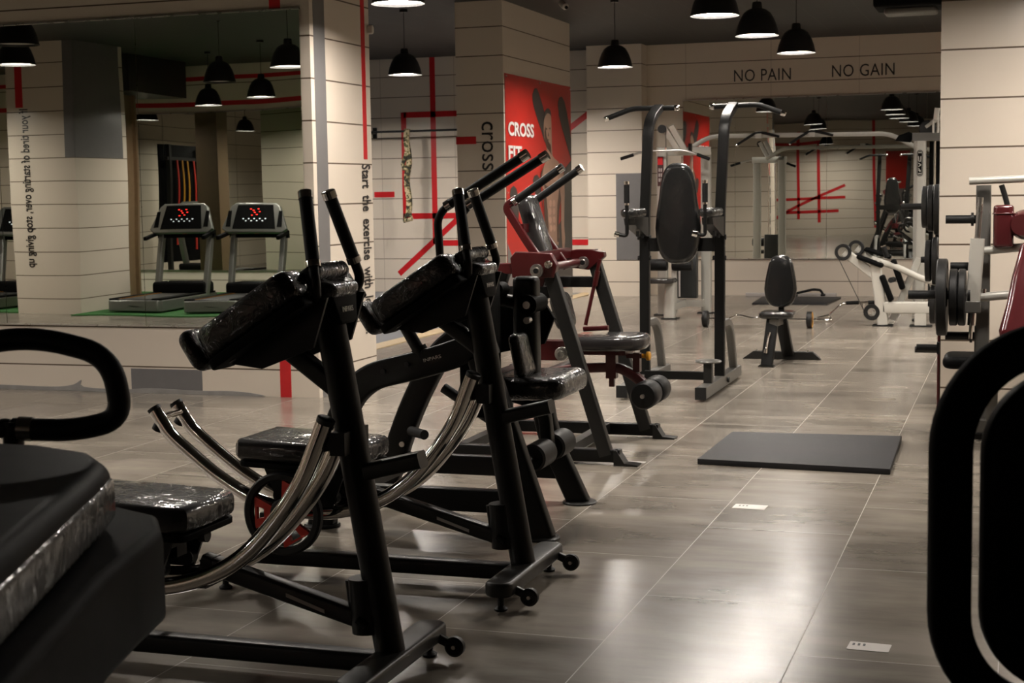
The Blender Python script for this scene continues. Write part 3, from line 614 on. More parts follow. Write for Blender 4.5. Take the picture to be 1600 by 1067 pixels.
    t.part('latch_knob', MB().lathe([(0, 0), (.012, 0), (.013, .02), (.026, .028), (.026, .045), (.018, .05), (0, .05)], (-2.05, YC-.0, .552), (1, 0, 0), 16), 'yellow')
    t.part('roller_axle', MB().cyl((-2.0, YC-.22, .345), (-2.0, YC+.22, .345), .012, 12), 'brushed')
    for s in (-1, 1):
        t.part('roller_pad', MB().lathe([(.012, -.085), (.068, -.085), (.078, -.072), (.078, .072), (.068, .085), (.012, .085)], (-2.0, YC+s*.115, .345), (0, 1, 0), 28), 'foam')
    t.part('seat_lever', MB().bar([(-2.42, YC+.08, .695), (-2.27, YC+.08, .705)], .03, .028), 'redmetal')
red_machine()

# ---- vertical knee raise / pull-up tower
def tower():
    t = Thing('knee_raise_tower', 'black pull-up and knee raise tower with a tall glossy back pad', 'exercise machine', (-2.42, 11.3, 0))
    XC = -2.415
    for s, x in ((-1, -2.70), (1, -2.125)):
        t.part('floor_rail', MB().bar([(x, 10.67, .06), (x, 12.13, .06)], .075, .085, (1, 0, 0), r=.006), 'grey_paint')
        t.part('rail_cap', MB().box(x-.04, x+.04, 10.655, 10.672, .016, .104), 'rubber')
        t.part('post', MB().bar(fillet([(x, 11.40, .10), (x+.005, 11.40, 1.3), (x+.04, 11.40, 2.02), (x+.06, 11.66, 2.13)], .13), .075, .055, (1, 0, 0), r=.006), 'black')
        t.part('rear_arch', MB().bar(fillet([(x, 11.42, .49), (x, 11.80, .49), (x, 11.98, .10)], .22, 8), .06, .055, (1, 0, 0)), 'grey_paint')
        xx = x+.05
        pb = t.part('pull_up_bar', MB().tube(fillet([(xx-s*.16, 11.66, 2.125), (xx+s*.20, 11.66, 2.13), (xx+s*.40, 11.62, 2.055)], .05), .02, 14), 'foam')
        for p, d in (((xx-s*.16, 11.66, 2.125), (-s, 0, 0)), ((xx+s*.40, 11.62, 2.055), (s*.93, 0, -.35))):
            t.part('bar_end', MB().lathe([(0, .012), (.018, .010), (.0225, 0), (.0225, -.025), (0, -.025)], p, d, 14), 'chrome', pb)
        ap = t.part('arm_rest', MB().slab(rr(.13, .36, .05, 5), .065, (x, 11.07, 1.305), (1, 0, 0), (0, 1, 0), .028), 'wrap')
        t.part('arm_bracket', MB().poly([(x-.04, 10.92, 1.30), (x-.04, 11.40, 1.30), (x-.04, 11.40, 1.15), (x-.04, 11.30, 1.16), (x-.04, 10.95, 1.25)], .08, (1, 0, 0)), 'dark')
        for q in (0, .05): t.part('bolt', MB().cyl((x+.02, 11.10+q*3, 1.2-q*.3), (x+.02, 11.10+q*3, 1.16-q*.3), .012, 8), 'rubber')
        g = t.part('hand_grip', MB().tube(fillet([(x-.01, 10.90, 1.56), (x-.01, 10.90, 1.17), (x-.08, 10.88, 1.185)], .03), .014, 12), 'black')
        t.part('grip_sleeve', MB().cyl((x-.01, 10.90, 1.41), (x-.01, 10.90, 1.545), .0205, 16), 'foam', g)
        t.part('grip_collar', MB().cyl((x-.01, 10.90, 1.395), (x-.01, 10.90, 1.412), .019, 16).cyl((x-.01, 10.90, 1.545), (x-.01, 10.90, 1.568), .0215, 16), 'chrome', g)
        t.part('grip_end', MB().cyl((x-.065, 10.885, 1.18), (x-.10, 10.875, 1.19), .02, 14), 'chrome', g)
        t.part('clamp_knob', MB().cyl((x-.05, 11.40, 1.145), (x+.05, 11.40, 1.145), .02, 12).cyl((x-.05, 11.40, .99), (x+.05, 11.40, .99), .017, 12), 'rubber')
    t.part('mid_crossbar', MB().box(-2.70, -2.12, 11.38, 11.43, 1.04, 1.14), 'black')
    t.part('base_crossbar', MB().box(-2.66, -2.16, 11.20, 11.25, .09, .15), 'black')
    o = []
    for k in range(40):
        a = 2*math.pi*k/40; c, s = math.cos(a), math.sin(a)
        z = .375*(abs(s)**.68)*(1 if s > 0 else -1); w = .174 if z < -.07 else .174-.032*min(1, (z+.07)/.2)
        o.append((w*(abs(c)**.68)*(1 if c > 0 else -1), z))
    t.part('back_pad', MB().slab(o, .09, (XC, 11.335, 1.325), (1, 0, 0), (0, 0, 1), .042, 6), 'gloss')
    t.part('step_post', MB().box(-2.155, -2.095, 10.92, 10.98, .10, .255), 'dark')
    t.part('step_plate', MB().lathe([(0, 0), (.09, 0), (.097, .008), (.09, .016), (0, .016)], (-2.125, 10.95, .252), n=28), 'grey_paint')
    t.part('bolt', MB().cyl((-2.085, 11.5, .06), (-2.07, 11.5, .06), .02, 10), 'rubber')
tower()

# ---- upright bench
def bench():
    t = Thing('upright_bench', 'small black upright utility bench with wrapped pear-shaped back pad', 'bench', (-1.97, 13.2, 0))
    o = []
    for k in range(36):
        a = 2*math.pi*k/36; c, s = math.cos(a), math.sin(a)
        z = .225*(abs(s)**.7)*(1 if s > 0 else -1); w = .142-.024*max(0, min(1, (z+.05)/.15))
        o.append((w*(abs(c)**.68)*(1 if c > 0 else -1), z))
    t.part('back_pad', MB().slab(o, .07, (-1.945, 13.32, .70), (1, 0, 0), (0, .08, 1), .032, 5), 'gloss')
    t.part('seat', MB().slab(rr(.30, .28, .07, 6), .06, (-1.945, 13.09, .40), (1, 0, 0), (0, 1, 0), .026), 'wrap')
    fl_ = t.part('front_leg', MB().bar([(-2.01, 12.93, .01), (-1.975, 13.04, .40)], .10, .05, (1, 0, 0)), 'black')
    t.part('lever', MB().cyl((-2.015, 12.925, .14), (-1.998, 12.965, .27), .011, 10).cyl((-2.018, 12.915, .115), (-2.015, 12.92, .145), .018, 12).cyl((-1.998, 12.96, .255), (-1.994, 12.975, .285), .013, 12), 'chrome', fl_)
    t.part('foot_plate', MB().box(-2.075, -1.945, 12.88, 12.97, 0, .012), 'dark')
    t.part('rear_leg', MB().bar([(-1.93, 13.22, .38), (-1.91, 13.50, .05)], .10, .06, (1, 0, 0)), 'black')
    t.part('seat_beam', MB().bar([(-1.965, 13.0, .365), (-1.93, 13.36, .365)], .07, .06, (1, 0, 0)), 'grey_paint')
    t.part('back_post', MB().bar([(-1.945, 13.33, .38), (-1.945, 13.345, .62)], .05, .04, (1, 0, 0)), 'black')
    t.part('rear_foot_bar', MB().poly([(-2.31, 13.50, 0), (-1.63, 13.50, 0), (-1.63, 13.50, .006), (-1.70, 13.50, .07), (-2.22, 13.50, .07), (-2.31, 13.50, .006)], .06, (0, 1, 0)), 'dark', bevel=.003)
    t.part('bolt', MB().cyl((-2.19, 13.53, .07), (-2.19, 13.53, .082), .01, 10).cyl((-1.74, 13.53, .07), (-1.74, 13.53, .082), .01, 10), 'brushed')
bench()

# ---- curl bar on the floor behind the bench
t = Thing('curl_bar', 'chrome zigzag curl bar with small plates lying behind the upright bench', 'barbell', (-2.69, 16.6, 0))
t.part('bar', MB().tube(fillet([(-3.30, 16.6, .09), (-3.10, 16.6, .09), (-3.02, 16.6, .075), (-2.90, 16.6, .135), (-2.72, 16.6, .095), (-2.60, 16.6, .135), (-2.48, 16.6, .085), (-2.40, 16.6, .09), (-2.06, 16.6, .09)], .03, 4), .0125, 12), 'chrome')
for x in (-3.25, -2.12):
    p = t.part('plate', MB().lathe([(.014, -.028), (.03, -.028), (.04, -.022), (.075, -.022), (.085, -.028), (.09, -.02), (.09, .02), (.085, .028), (.075, .022), (.04, .022), (.03, .028), (.014, .028)], (x, 16.6, .09), (1, 0, 0), 32), 'rubber')
    if x > -3: t.part('colour_ring', MB().lathe([(.068, .020), (.082, .029), (.084, .029), (.084, .02)], (x, 16.6, .09), (1, 0, 0), 32), 'yellow', p)
# ---- floor mats
tag(MB().slab([(-.515, -.49), (.52, -.565), (.50, .55), (-.50, .49)], .032, (-1.14, 8.70, 0), (1, 0, 0), (0, 1, 0), .004, 2).build('floor_mat', 'mat_'), 'thick dark grey rubber mat in the middle of the aisle', 'mat')
tag(MB().slab([(-.46, -.62), (.50, -.60), (.55, .60), (-.52, .62)], .02, (-2.83, 20.55, 0), (1, 0, 0), (0, 1, 0), .004, 2).build('floor_mat', 'mat_'), 'grey rubber mat on the floor under the far mirror', 'mat')
tag(MB().slab(rr(1.25, .10, .01, 2), .05, (-3.0, 21.45, 0), (1, 0, 0), (0, 1, 0), .004, 2).build('aerobic_board', 'label'), 'thin pale board lying along the foot of the far wall', 'board')
t = Thing('push_up_handle', 'bent black exercise handle lying by the mat below the far mirror', 'handle', (-2.75, 21.25, .02))
t.part('bar', MB().tube(fillet([(-2.98, 21.2, .055), (-2.86, 21.2, .07), (-2.66, 21.25, .115), (-2.57, 21.3, .10), (-2.54, 21.3, .04)], .03), .018, 12), 'foam')
t.part('base', MB().slab(rr(.16, .08, .03, 4), .03, (-2.95, 21.2, .02), (1, 0, 0), (0, 1, 0), .01), 'rubber')
t.part('base', MB().slab(rr(.06, .10, .02, 4), .03, (-2.54, 21.3, .02), (1, 0, 0), (0, 1, 0), .01), 'rubber')

# ---- lat pulldown station (left of the cable unit)
def lat_station():
    t = Thing('lat_pulldown_station', 'silver lat pulldown station with weight stack behind the knee raise tower', 'exercise machine', (-3.9, 18.0, 0))
    for x, y, h in ((-4.06, 18.1, 1.95), (-3.60, 18.45, 1.95)):
        t.part('column', MB().bar([(x, y, 0.01), (x, y, h)], .12, .10, (1, 0, 0), r=.02), 'silver'); t.part('foot_flange', MB().box(x-.10, x+.10, y-.08, y+.08, 0, .014), 'rubber')
    t.part('seat_column', MB().bar([(-3.86, 17.55, .01), (-3.86, 17.6, .42)], .13, .12, (1, 0, 0), r=.03), 'silver'); t.part('foot_flange', MB().box(-3.95, -3.76, 17.47, 17.64, 0, .014), 'rubber')
    t.part('seat', MB().slab(rr(.36, .34, .08, 6), .06, (-3.97, 17.55, .42), (1, 0, 0), (0, 1, 0), .026), 'wrapgrey')
    t.part('thigh_post', MB().bar([(-3.86, 17.82, .05), (-3.86, 17.82, .70)], .06, .06, (1, 0, 0)), 'silver')
    for x in (-4.06, -3.76): t.part('thigh_roller', MB().lathe([(0, -.12), (.06, -.12), (.07, -.10), (.07, .10), (.06, .12), (0, .12)], (x, 17.80, .62), (1, 0, 0), 24), 'foam')
    t.part('weight_stack', MB().slab(rr(.24, .12, .01, 2), .56, (-3.79, 18.25, .20), (1, 0, 0), (0, 1, 0), .004, 2), 'stack')
    t.part('stack_numbers', MB().box(-3.935, -3.915, 18.17, 18.185, .22, .74).box(-3.885, -3.865, 18.17, 18.185, .22, .74), 'label')
    t.part('selector_pin', MB().cyl((-3.91, 18.15, .66), (-3.91, 18.19, .66), .014, 10), 'redplastic')
    for x in (-3.85, -3.73): t.part('guide_rod', MB().cyl((x, 18.25, .76), (x, 18.25, 1.90), .011, 10), 'chrome')
    t.part('base_beam', MB().box(-4.06, -3.60, 18.2, 18.32, .10, .18).box(-3.92, -3.80, 17.6, 18.25, .10, .18), 'silver')
    t.part('top_beam', MB().bar([(-4.12, 18.1, 1.96), (-3.54, 18.4, 1.96)], .10, .07, (0, 0, 1)), 'silver')
    t.part('pulley_arm', MB().bar([(-3.86, 18.1, 1.96), (-4.02, 18.0, 2.24)], .05, .07), 'white'); t.part('pulley_arm', MB().bar([(-3.78, 18.1, 1.96), (-3.93, 18.0, 2.26)], .05, .07), 'white')
    t.part('pulley', MB().lathe([(0, -.015), (.05, -.015), (.04, 0), (.05, .015), (0, .015)], (-4.03, 17.96, 2.22), (0, 1, 0), 20), 'rubber'); t.part('pulley', MB().lathe([(0, -.015), (.05, -.015), (.04, 0), (.05, .015), (0, .015)], (-3.70, 18.0, 2.0), (1, 0, 0), 20), 'rubber')
    pl = t.part('instruction_plate', MB().box(-4.105, -4.035, 18.035, 18.052, 1.55, 1.90), 'sign_dark')
    t.part('plate_header', MB().box(-4.10, -4.04, 18.03, 18.037, 1.80, 1.89), 'red', pl)
    for z in (1.60, 1.66, 1.72): t.part('plate_picture', MB().box(-4.09, -4.075, 18.03, 18.037, z, z+.04).box(-4.065, -4.05, 18.03, 18.037, z, z+.04), 'label', pl)
    t.part('cable', MB().cyl((-3.97, 17.9, 2.20), (-3.97, 17.9, 1.99), .004, 8), 'rubber')
lat_station()
t = Thing('lat_bar', 'long silver lat bar with black ends hanging behind the knee raise tower', 'bar', (-3.98, 17.9, 1.9))
pts = fillet([(-4.50, 17.9, 1.885), (-4.22, 17.9, 1.965), (-3.74, 17.9, 1.965), (-3.47, 17.9, 1.86)], .08)
t.part('bar', MB().tube(pts, .0135, 12), 'brushed')
for a, b in (((-4.52, 17.9, 1.879), (-4.36, 17.9, 1.925)), ((-3.60, 17.9, 1.911), (-3.45, 17.9, 1.853))): t.part('grip', MB().tube([a, b], .02, 14), 'foam')
t.part('hook', MB().tube([(-3.97, 17.9, 1.97), (-3.97, 17.9, 2.0)], .012, 8), 'chrome')

# ---- cable crossover beam between the two stations
t = Thing('crossover_beam', 'long silver overhead crossover beam with black pull-up grips in front of the far mirror', 'exercise machine', (-2.4, 18.5, 2.0))
t.part('beam', MB().bar(fillet([(-3.85, 18.45, 1.97), (-3.56, 18.5, 2.14), (-1.45, 18.5, 2.115), (-1.05, 18.4, 1.90)], .12), .05, .055), 'silver')
for x in (-2.98, -2.35):
    g = t.part('pull_up_grip', MB().tube(fillet([(x-.24, 18.45, 2.03), (x-.02, 18.45, 2.165), (x+.06, 18.45, 2.165), (x+.26, 18.45, 2.11)], .06), .016, 12), 'foam')
    t.part('grip_end', MB().cyl((x-.24, 18.45, 2.03), (x-.255, 18.45, 2.02), .018, 10), 'chrome', g)
    t.part('clamp', MB().box(x-.03, x+.05, 18.44, 18.53, 2.10, 2.18), 'silver')
# ---- right station: tower with logo, weight stack
def right_station():
    t = Thing('cable_station', 'silver cable station with oval emblem on its column beside the right column', 'exercise machine', (-1.0, 17.8, 0))
    c = t.part('column', MB().bar([(-1.045, 17.75, .01), (-1.045, 17.75, 2.0)], .11, .10, (1, 0, 0), r=.025), 'silver')
    em = t.part('emblem', MB().slab([(p[0], p[1]) for p in rr(.066, .29, .033, 7)], .006, (-1.055, 17.697, 1.755), (1, 0, 0), (0, 0, 1), .002, 2), 'shroud')
    t.part('emblem_ring', MB().slab(rr(.054, .275, .027, 7), .003, (-1.055, 17.691, 1.755), (1, 0, 0), (0, 0, 1), .001, 1), 'silver', em)
    t.part('emblem_field', MB().slab(rr(.046, .265, .023, 7), .003, (-1.055, 17.688, 1.755), (1, 0, 0), (0, 0, 1), .001, 1), 'shroud', em)
    mk = MB()
    for z0, z1 in ((1.865, 1.875), (1.635, 1.645)): mk.box(-1.072, -1.038, 17.682, 17.685, z0, z1)
    for a in ((-1.070, 1.83, -1.066, 1.775), (-1.044, 1.83, -1.046, 1.775), (-1.066, 1.775, -1.046, 1.775), (-1.07, 1.755, -1.042, 1.735), (-1.07, 1.715, -1.042, 1.735), (-1.07, 1.70, -1.045, 1.665), (-1.07, 1.68, -1.05, 1.66)):
        mk.bar([(a[0], 17.683, a[1]), (a[2], 17.683, a[3])], .003, .009)
    t.part('emblem_marks', mk, 'silver', em)
    t.part('rear_column', MB().bar([(-1.12, 18.3, .01), (-1.12, 18.3, 2.05)], .08, .08, (1, 0, 0)), 'silver')
    t.part('top_beam', MB().box(-1.14, -.2, 17.70, 17.82, 2.0, 2.09), 'grey_paint')
    t.part('stack_housing', MB().box(-.97, -.30, 18.0, 18.05, .2, 2.0), 'shroud')
    t.part('guide_rod', MB().cyl((-.90, 17.80, .3), (-.90, 17.80, 2.0), .013, 12).cyl((-.55, 17.80, .3), (-.55, 17.80, 2.0), .013, 12), 'chrome')
    t.part('weight_stack', MB().slab(rr(.44, .14, .01, 2), .60, (-.74, 17.82, .25), (1, 0, 0), (0, 1, 0), .004, 2), 'stack')
    t.part('stack_handle', MB().tube(fillet([(-.90, 17.73, .38), (-.93, 17.68, .38), (-.93, 17.68, .47), (-.85, 17.68, .47), (-.85, 17.73, .47)], .03), .007, 8), 'chrome')
    t.part('top_pulley', MB().lathe([(0, -.02), (.085, -.02), (.095, -.012), (.08, 0), (.095, .012), (.085, .02), (0, .02)], (-.98, 17.75, 2.13), (0, 1, 0), 28), 'rubber')
    t.part('curved_arm', MB().tube(spline([(-1.0, 17.75, 2.15), (-.85, 17.75, 2.25), (-.7, 17.75, 2.28), (-.5, 17.75, 2.28)]), .028, 12), 'silver')
    t.part('hanging_arm', MB().bar([(-.87, 17.6, 2.35), (-.885, 17.6, 2.22)], .06, .055).tube([(-.91, 17.6, 2.22), (-.91, 17.6, 2.08)], .012, 8).tube([(-.86, 17.6, 2.22), (-.86, 17.6, 2.08)], .012, 8), 'white')
    t.part('black_pulley_cover', MB().slab([(-.12, -.03), (.05, -.05), (.10, .04), (.03, .07), (-.08, .03)], .05, (-1.22, 17.9, 2.04), (1, 0, 0), (0, 0, 1), .01), 'shroud')
    t.part('foot_flange', MB().box(-1.12, -.97, 17.62, 17.78, 0, .014), 'rubber')
    t.part('base_beam', MB().box(-1.0, -.2, 17.68, 17.80, .10, .2), 'white')
right_station()
# ---- seated row / leg press style frame in white
def row_unit():
    t = Thing('seated_row_unit', 'off-white low row unit with black pads and round pulleys near the far mirror', 'exercise machine', (-1.3, 17.0, 0))
    Y = 17.0
    t.part('front_post', MB().bar([(-1.385, Y, .012), (-1.47, Y, .70)], .10, .115, r=.02), 'white')
    t.part('foot_plate', MB().box(-1.49, -1.28, Y-.09, Y+.09, 0, .014), 'rubber')
    t.part('upper_boom', MB().bar([(-1.44, Y, .52), (-1.62, Y, .66), (-1.80, Y, .80)], .06, .10, r=.015), 'white')
    t.part('upper_boom', MB().bar([(-1.45, Y+.3, .62), (-1.70, Y+.3, .83)], .05, .08, r=.015), 'white')
    for x, y in ((-1.81, Y-.04), (-1.70, Y+.26)):
        t.part('pulley', MB().lathe([(.055, -.02), (.085, -.022), (.09, -.012), (.078, 0), (.09, .012), (.085, .022), (.055, .02), (.055, -.02)], (x, y, .80 if x < -1.8 else .83), (0, 1, 0), 28), 'rubber')
    t.part('low_pulley', MB().lathe([(.045, -.02), (.085, -.022), (.09, -.012), (.078, 0), (.09, .012), (.085, .022), (.045, .02), (.045, -.02)], (-1.50, Y-.03, .15), (0, 1, 0), 28), 'rubber')
    t.part('pulley_fork', MB().bar([(-1.50, Y, .14), (-1.38, Y, .11)], .03, .05), 'white')
    t.part('low_beam', MB().bar([(-1.38, Y, .20), (-.60, Y, .20)], .10, .13, r=.02), 'white')
    t.part('beam_foot', MB().box(-1.05, -.93, Y-.06, Y+.06, 0, .14), 'white')
    t.part('foot_pad', MB().box(-1.10, -.87, Y-.09, Y+.09, 0, .014), 'rubber')
    t.part('arm_pad', MB().slab(rr(.30, .12, .03, 4), .05, (-1.53, Y-.05, .68), (.93, 0, -.36), (0, 1, 0), .02), 'vinyl')
    t.part('arm_pad', MB().slab(rr(.30, .12, .03, 4), .05, (-1.47, Y+.25, .755), (.93, 0, -.30), (0, 1, 0), .02), 'vinyl')
    t.part('shin_pad', MB().slab(rr(.30, .12, .03, 4), .06, (-1.375, Y-.02, .40), (.36, 0, -.93), (0, 1, 0), .02), 'vinyl')
    t.part('chest_pad', MB().slab(rr(.34, .14, .03, 4), .06, (-1.27, Y+.15, .54), (.32, 0, -.94), (0, 1, 0), .02), 'vinyl')
    t.part('swing_arm', MB().tube(fillet([(-1.52, Y+.1, .72), (-1.22, Y+.1, .62), (-.98, Y+.1, .50), (-.80, Y+.1, .46)], .1), .035, 14), 'white')
    t.part('swing_arm', MB().bar([(-1.02, Y+.2, .72), (-1.30, Y+.2, .05)], .05, .08, r=.015), 'silver')
    t.part('hand_grip', MB().cyl((-1.385, Y, .86), (-1.345, Y, .74), .028, 14), 'foam')
    t.part('grip_end', MB().cyl((-1.388, Y, .87), (-1.384, Y, .858), .03, 14), 'chrome')
    t.part('lock_bolt', MB().cyl((-1.30, Y-.08, .50), (-1.28, Y+.05, .50), .03, 12), 'rubber')
    t.part('cable', MB().cyl((-1.87, Y-.05, .76), (-1.56, Y-.05, .12), .004, 8), 'dark')
row_unit()
t = Thing('row_handle_bar', 'chrome cable bar with black grips resting on the floor left of the low row unit', 'bar', (-1.95, 17.6, 0))
t.part('bar', MB().tube(fillet([(-2.04, 17.55, .045), (-1.88, 17.55, .20), (-1.42, 17.65, .21), (-1.27, 17.7, .08)], .05), .014, 12), 'chrome')
for a, b in (((-1.84, 17.56, .203), (-1.70, 17.59, .206)), ((-1.60, 17.61, .207), (-1.46, 17.64, .209))): t.part('grip', MB().tube([a, b], .021, 12), 'foam')
t.part('end_stirrup', MB().tube(fillet([(-2.02, 17.55, .06), (-2.17, 17.50, .025), (-2.17, 17.40, .022), (-1.98, 17.40, .022), (-2.02, 17.55, .06)], .04), .016, 10), 'chrome')
t.part('swivel', MB().cyl((-1.65, 17.6, .20), (-1.65, 17.6, .13), .014, 10), 'chrome')

# ---- plates: a tree behind the right column, and those on the press machine
def plate_mb(x, y, z, r, w=.045):
    return MB().lathe([(.026, -w/2), (.05, -w/2), (.06, -w/2+.008), (r-.05, -w/2+.010), (r-.025, -w/2), (r-.006, -w/2), (r, -w/2+.006), (r, w/2-.006), (r-.006, w/2), (r-.025, w/2), (r-.05, w/2-.010), (.06, w/2-.008), (.05, w/2), (.026, w/2), (.026, -w/2)], (x, y, z), (1, 0, 0), 44)
t = Thing('plate_tree', 'dark plate storage tree with pegs partly hidden behind the right column', 'rack', (-.38, 13.0, 0))
t.part('upright', MB().bar([(-.38, 13.0, .02), (-.38, 13.0, 1.6)], .08, .08, (0, 1, 0)), 'dark')
t.part('base', MB().box(-.62, -.14, 12.95, 13.05, 0, .06).box(-.42, -.34, 12.7, 13.3, 0, .06), 'dark')
for z, x0 in ((1.335, -.92), (.90, -.76), (.54, -.70), (.16, -.80)):
    t.part('peg', MB().cyl((-.38, 13., z), (x0, 13., z), .026, 16), 'rubber')
g = 'weight plates on the storage tree'
for i, (x, z, r, lb) in enumerate(((-.73, 1.33, .17, 'weight plate on the top peg of the tree, outermost'), (-.685, 1.32, .19, 'weight plate on the top peg of the tree, second from the outside'), (-.635, 1.31, .205, 'larger weight plate on the top peg of the tree, touching the column edge'),
   (-.70, .89, .17, 'weight plate on the second peg of the tree, outermost'), (-.645, .89, .195, 'large weight plate on the second peg of the tree, next to the column edge'), (-.66, .53, .155, 'weight plate on the third peg of the tree, behind the big press plate'))):
    tag(plate_mb(x, 13.0, z, r).build('weight_plate', 'rubber'), 'black '+lb, 'weight plate', g)

def press_machine():
    t = Thing('chest_press_machine', 'silver and grey chest press machine with maroon pads in front of the right column', 'exercise machine', (-.1, 9.4, 0))
    Y = 9.4
    t.part('column', MB().bar([(-.20, Y+.12, .0), (-.20, Y+.12, 1.50)], .085, .10, (1, 0, 0), r=.01), 'grey_paint')
    t.part('foot', MB().box(-.30, .30, Y+.02, Y+.22, 0, .03), 'dark')
    t.part('top_bar', MB().tube([(-.28, Y, 1.525), (.8, Y, 1.555)], .022, 16), 'silver')
    t.part('bent_bar', MB().tube(fillet([(-.10, Y, 1.50), (-.075, Y, 1.42), (-.05, Y, 1.32)], .06), .016, 12), 'rubber')
    t.part('guide_rod', MB().cyl((-.215, Y, 1.43), (-.235, Y, 1.10), .017, 16), 'brushed')
    t.part('sleeve', MB().bar([(-.228, Y, 1.19), (-.25, Y, .82)], .06, .082, r=.01), 'white')
    t.part('sleeve_clamp', MB().box(-.297, -.205, Y-.045, Y+.045, .755, .825), 'grey_paint', bevel=.006)
    t.part('lower_rod', MB().cyl((-.255, Y, .76), (-.262, Y, .60), .012, 12).cyl((-.252, Y, .77), (-.256, Y, .68), .025, 14), 'chrome')
    t.part('press_arm', MB().tube([(-.22, Y, 1.115), (.30, Y, 1.165)], .024, 14), 'silver'); t.part('press_arm', MB().tube([(-.215, Y, .845), (.35, Y, .90)], .026, 14), 'silver')
    t.part('clamp_bolt', MB().cyl((-.19, Y, .87), (-.19, Y, .895), .014, 10), 'chrome')
    for x0, z in ((-.415, 1.30), (-.385, 1.02), (-.41, .605)):
        pg = t.part('storage_peg', MB().cyl((-.20, Y+.12, z), (x0, Y+.12, z), .0255, 18), 'rubber')
        t.part('peg_collar', MB().cyl((-.27, Y+.12, z), (-.255, Y+.12, z), .04, 18), 'dark', pg)
    t.part('load_horn', MB().cyl((-.26, Y, .858), (-.62, Y, .858), .0265, 18), 'rubber')
    t.part('horn_collar', MB().cyl((-.28, Y, .858), (-.265, Y, .858), .045, 20), 'dark')
    t.part('low_peg', MB().cyl((-.44, Y+.1, .532), (-.575, Y+.1, .532), .022, 16).box(-.455, -.44, Y+.05, Y+.15, .50, .57), 'rubber')
    t.part('side_rail', MB().cyl((-.445, Y+.1, .0), (-.445, Y+.1, .62), .010, 10), 'redmetal')
    t.part('arm_pad', MB().slab(rr(.115, .11, .03, 5), .25, (-.085, Y, 1.135), (1, 0, 0), (0, 1, 0), .02), 'maroon')
    t.part('pad_piping', MB().tube([(-.085+p[0], Y+p[1], 1.335) for p in rr(.118, .113, .03, 5)], .004, 8, closed=True), 'maroon')
    t.part('roller_pad', MB().lathe([(0, -.10), (.06, -.10), (.085, -.06), (.09, 0), (.085, .06), (.06, .10), (0, .10)], (.045, Y, 1.27), (.3, .9, 0), 28), 'maroon')
    t.part('back_pad', MB().slab([(-.06, .27), (-.105, .08), (-.13, -.08), (-.17, -.24), (-.16, -.30), (.20, -.30), (.20, .32), (-.01, .32)], .10, (.07, Y-.16, .88), (1, 0, 0), (0, .40, 1), .045, 6), 'maroon')
    t.part('base_beam', MB().box(-.25, .4, Y-.04, Y+.04, .05, .12), 'grey_paint')
    t.part('seat', MB().slab(rr(.36, .36, .06, 5), .07, (-.22+.0, Y-.30, .47), (1, 0, 0), (0, 1, 0), .03), 'vinyl')
    t.part('seat_post', MB().box(-.16, -.10, Y-.33, Y-.27, .0, .44), 'grey_paint')
press_machine()
g = 'weight plates on the press machine'
for x, r, w, lb in ((-.425, .228, .058, 'big black weight plate, outermost on the press machine horn'), (-.360, .168, .045, 'smaller black weight plate, middle one on the press machine horn'), (-.312, .168, .042, 'smaller black weight plate, innermost on the press machine horn')):
    tag(plate_mb(x, 9.4, .845, r, w).build('weight_plate', 'rubber'), lb, 'weight plate', g)

# ---- poster
P_ = {
 'feather_shape':[[(16.809,2.603),(16.89,2.677),(16.984,2.687),(17.083,2.618),(17.198,2.508),(17.274,2.417),(17.366,2.279),(17.41,2.162),(17.355,2.042),(17.259,2.087),(17.143,2.201),(16.991,2.335),(16.879,2.446),(16.82,2.524)],
  [(17.823,2.562),(17.886,2.626),(18.0,2.649),(18.112,2.589),(18.213,2.458),(18.313,2.289),(18.385,2.142),(18.385,1.891),(18.299,1.965),(18.153,2.11),(17.984,2.277),(17.86,2.419)],
  [(15.942,1.479),(15.974,1.545),(16.075,1.574),(16.174,1.545),(16.228,1.455),(16.25,1.297),(16.211,1.117),(16.103,1.12),(16.004,1.301)],
  [(16.786,1.636),(16.843,1.687),(16.953,1.702),(17.046,1.66),(17.09,1.566),(17.052,1.449),(16.91,1.45),(16.82,1.543)]],
}
t = Thing('poster', 'red fitness poster with a bare-chested athlete on the side of the centre column', 'poster', (-5.28, 17.1, .3))
XP = -5.2775
def flat(name, pts, k, m, parent=None):
    x = XP+.004+k*.0016
    return t.part(name, MB().poly([(x, y, z) for y, z in pts], .0014, (1, 0, 0)), m, parent)
sh = t.part('sheet', MB().box(-5.279, XP+.004, 15.84, 18.39, .33, 2.78), 'p_red')
flat('grey_panel', [(15.84, .95), (16.0, .80), (16.2, .52), (16.8, .62), (17.2, .85), (17.9, .95), (18.385, 1.2), (18.385, .335), (15.84, .335)], 0, 'p_grey', sh)
flat('dark_panel', [(18.385,1.891),(18.049,1.763),(17.992,1.466),(17.935,1.171),(17.5,.95),(17.7,.704),(17.788,.36),(18.385,.36)], 1, 'p_dark', sh)
for p in P_['feather_shape']: flat('feather_shape', p, 1, 'p_dark', sh)
fig = flat('athlete', [(17.348,1.88),(17.247,1.826),(17.163,1.755),(17.11,1.66),(17.153,1.542),(17.195,1.4),(17.203,1.234),(17.246,1.09),(17.355,.967),(17.535,.889),(17.773,.856),(17.813,.977),(17.784,1.101),(17.826,1.271),(17.902,1.418),(17.979,1.565),(18.018,1.664),(17.962,1.786),(17.818,1.858),(17.665,1.892),(17.57,1.93),(17.55,2.03),(17.548,2.286),(17.536,2.376),(17.472,2.445),(17.391,2.46),(17.308,2.438),(17.256,2.369),(17.235,2.274),(17.232,2.192),(17.26,2.11),(17.33,2.03),(17.35,1.95)], 2, 'p_skin')
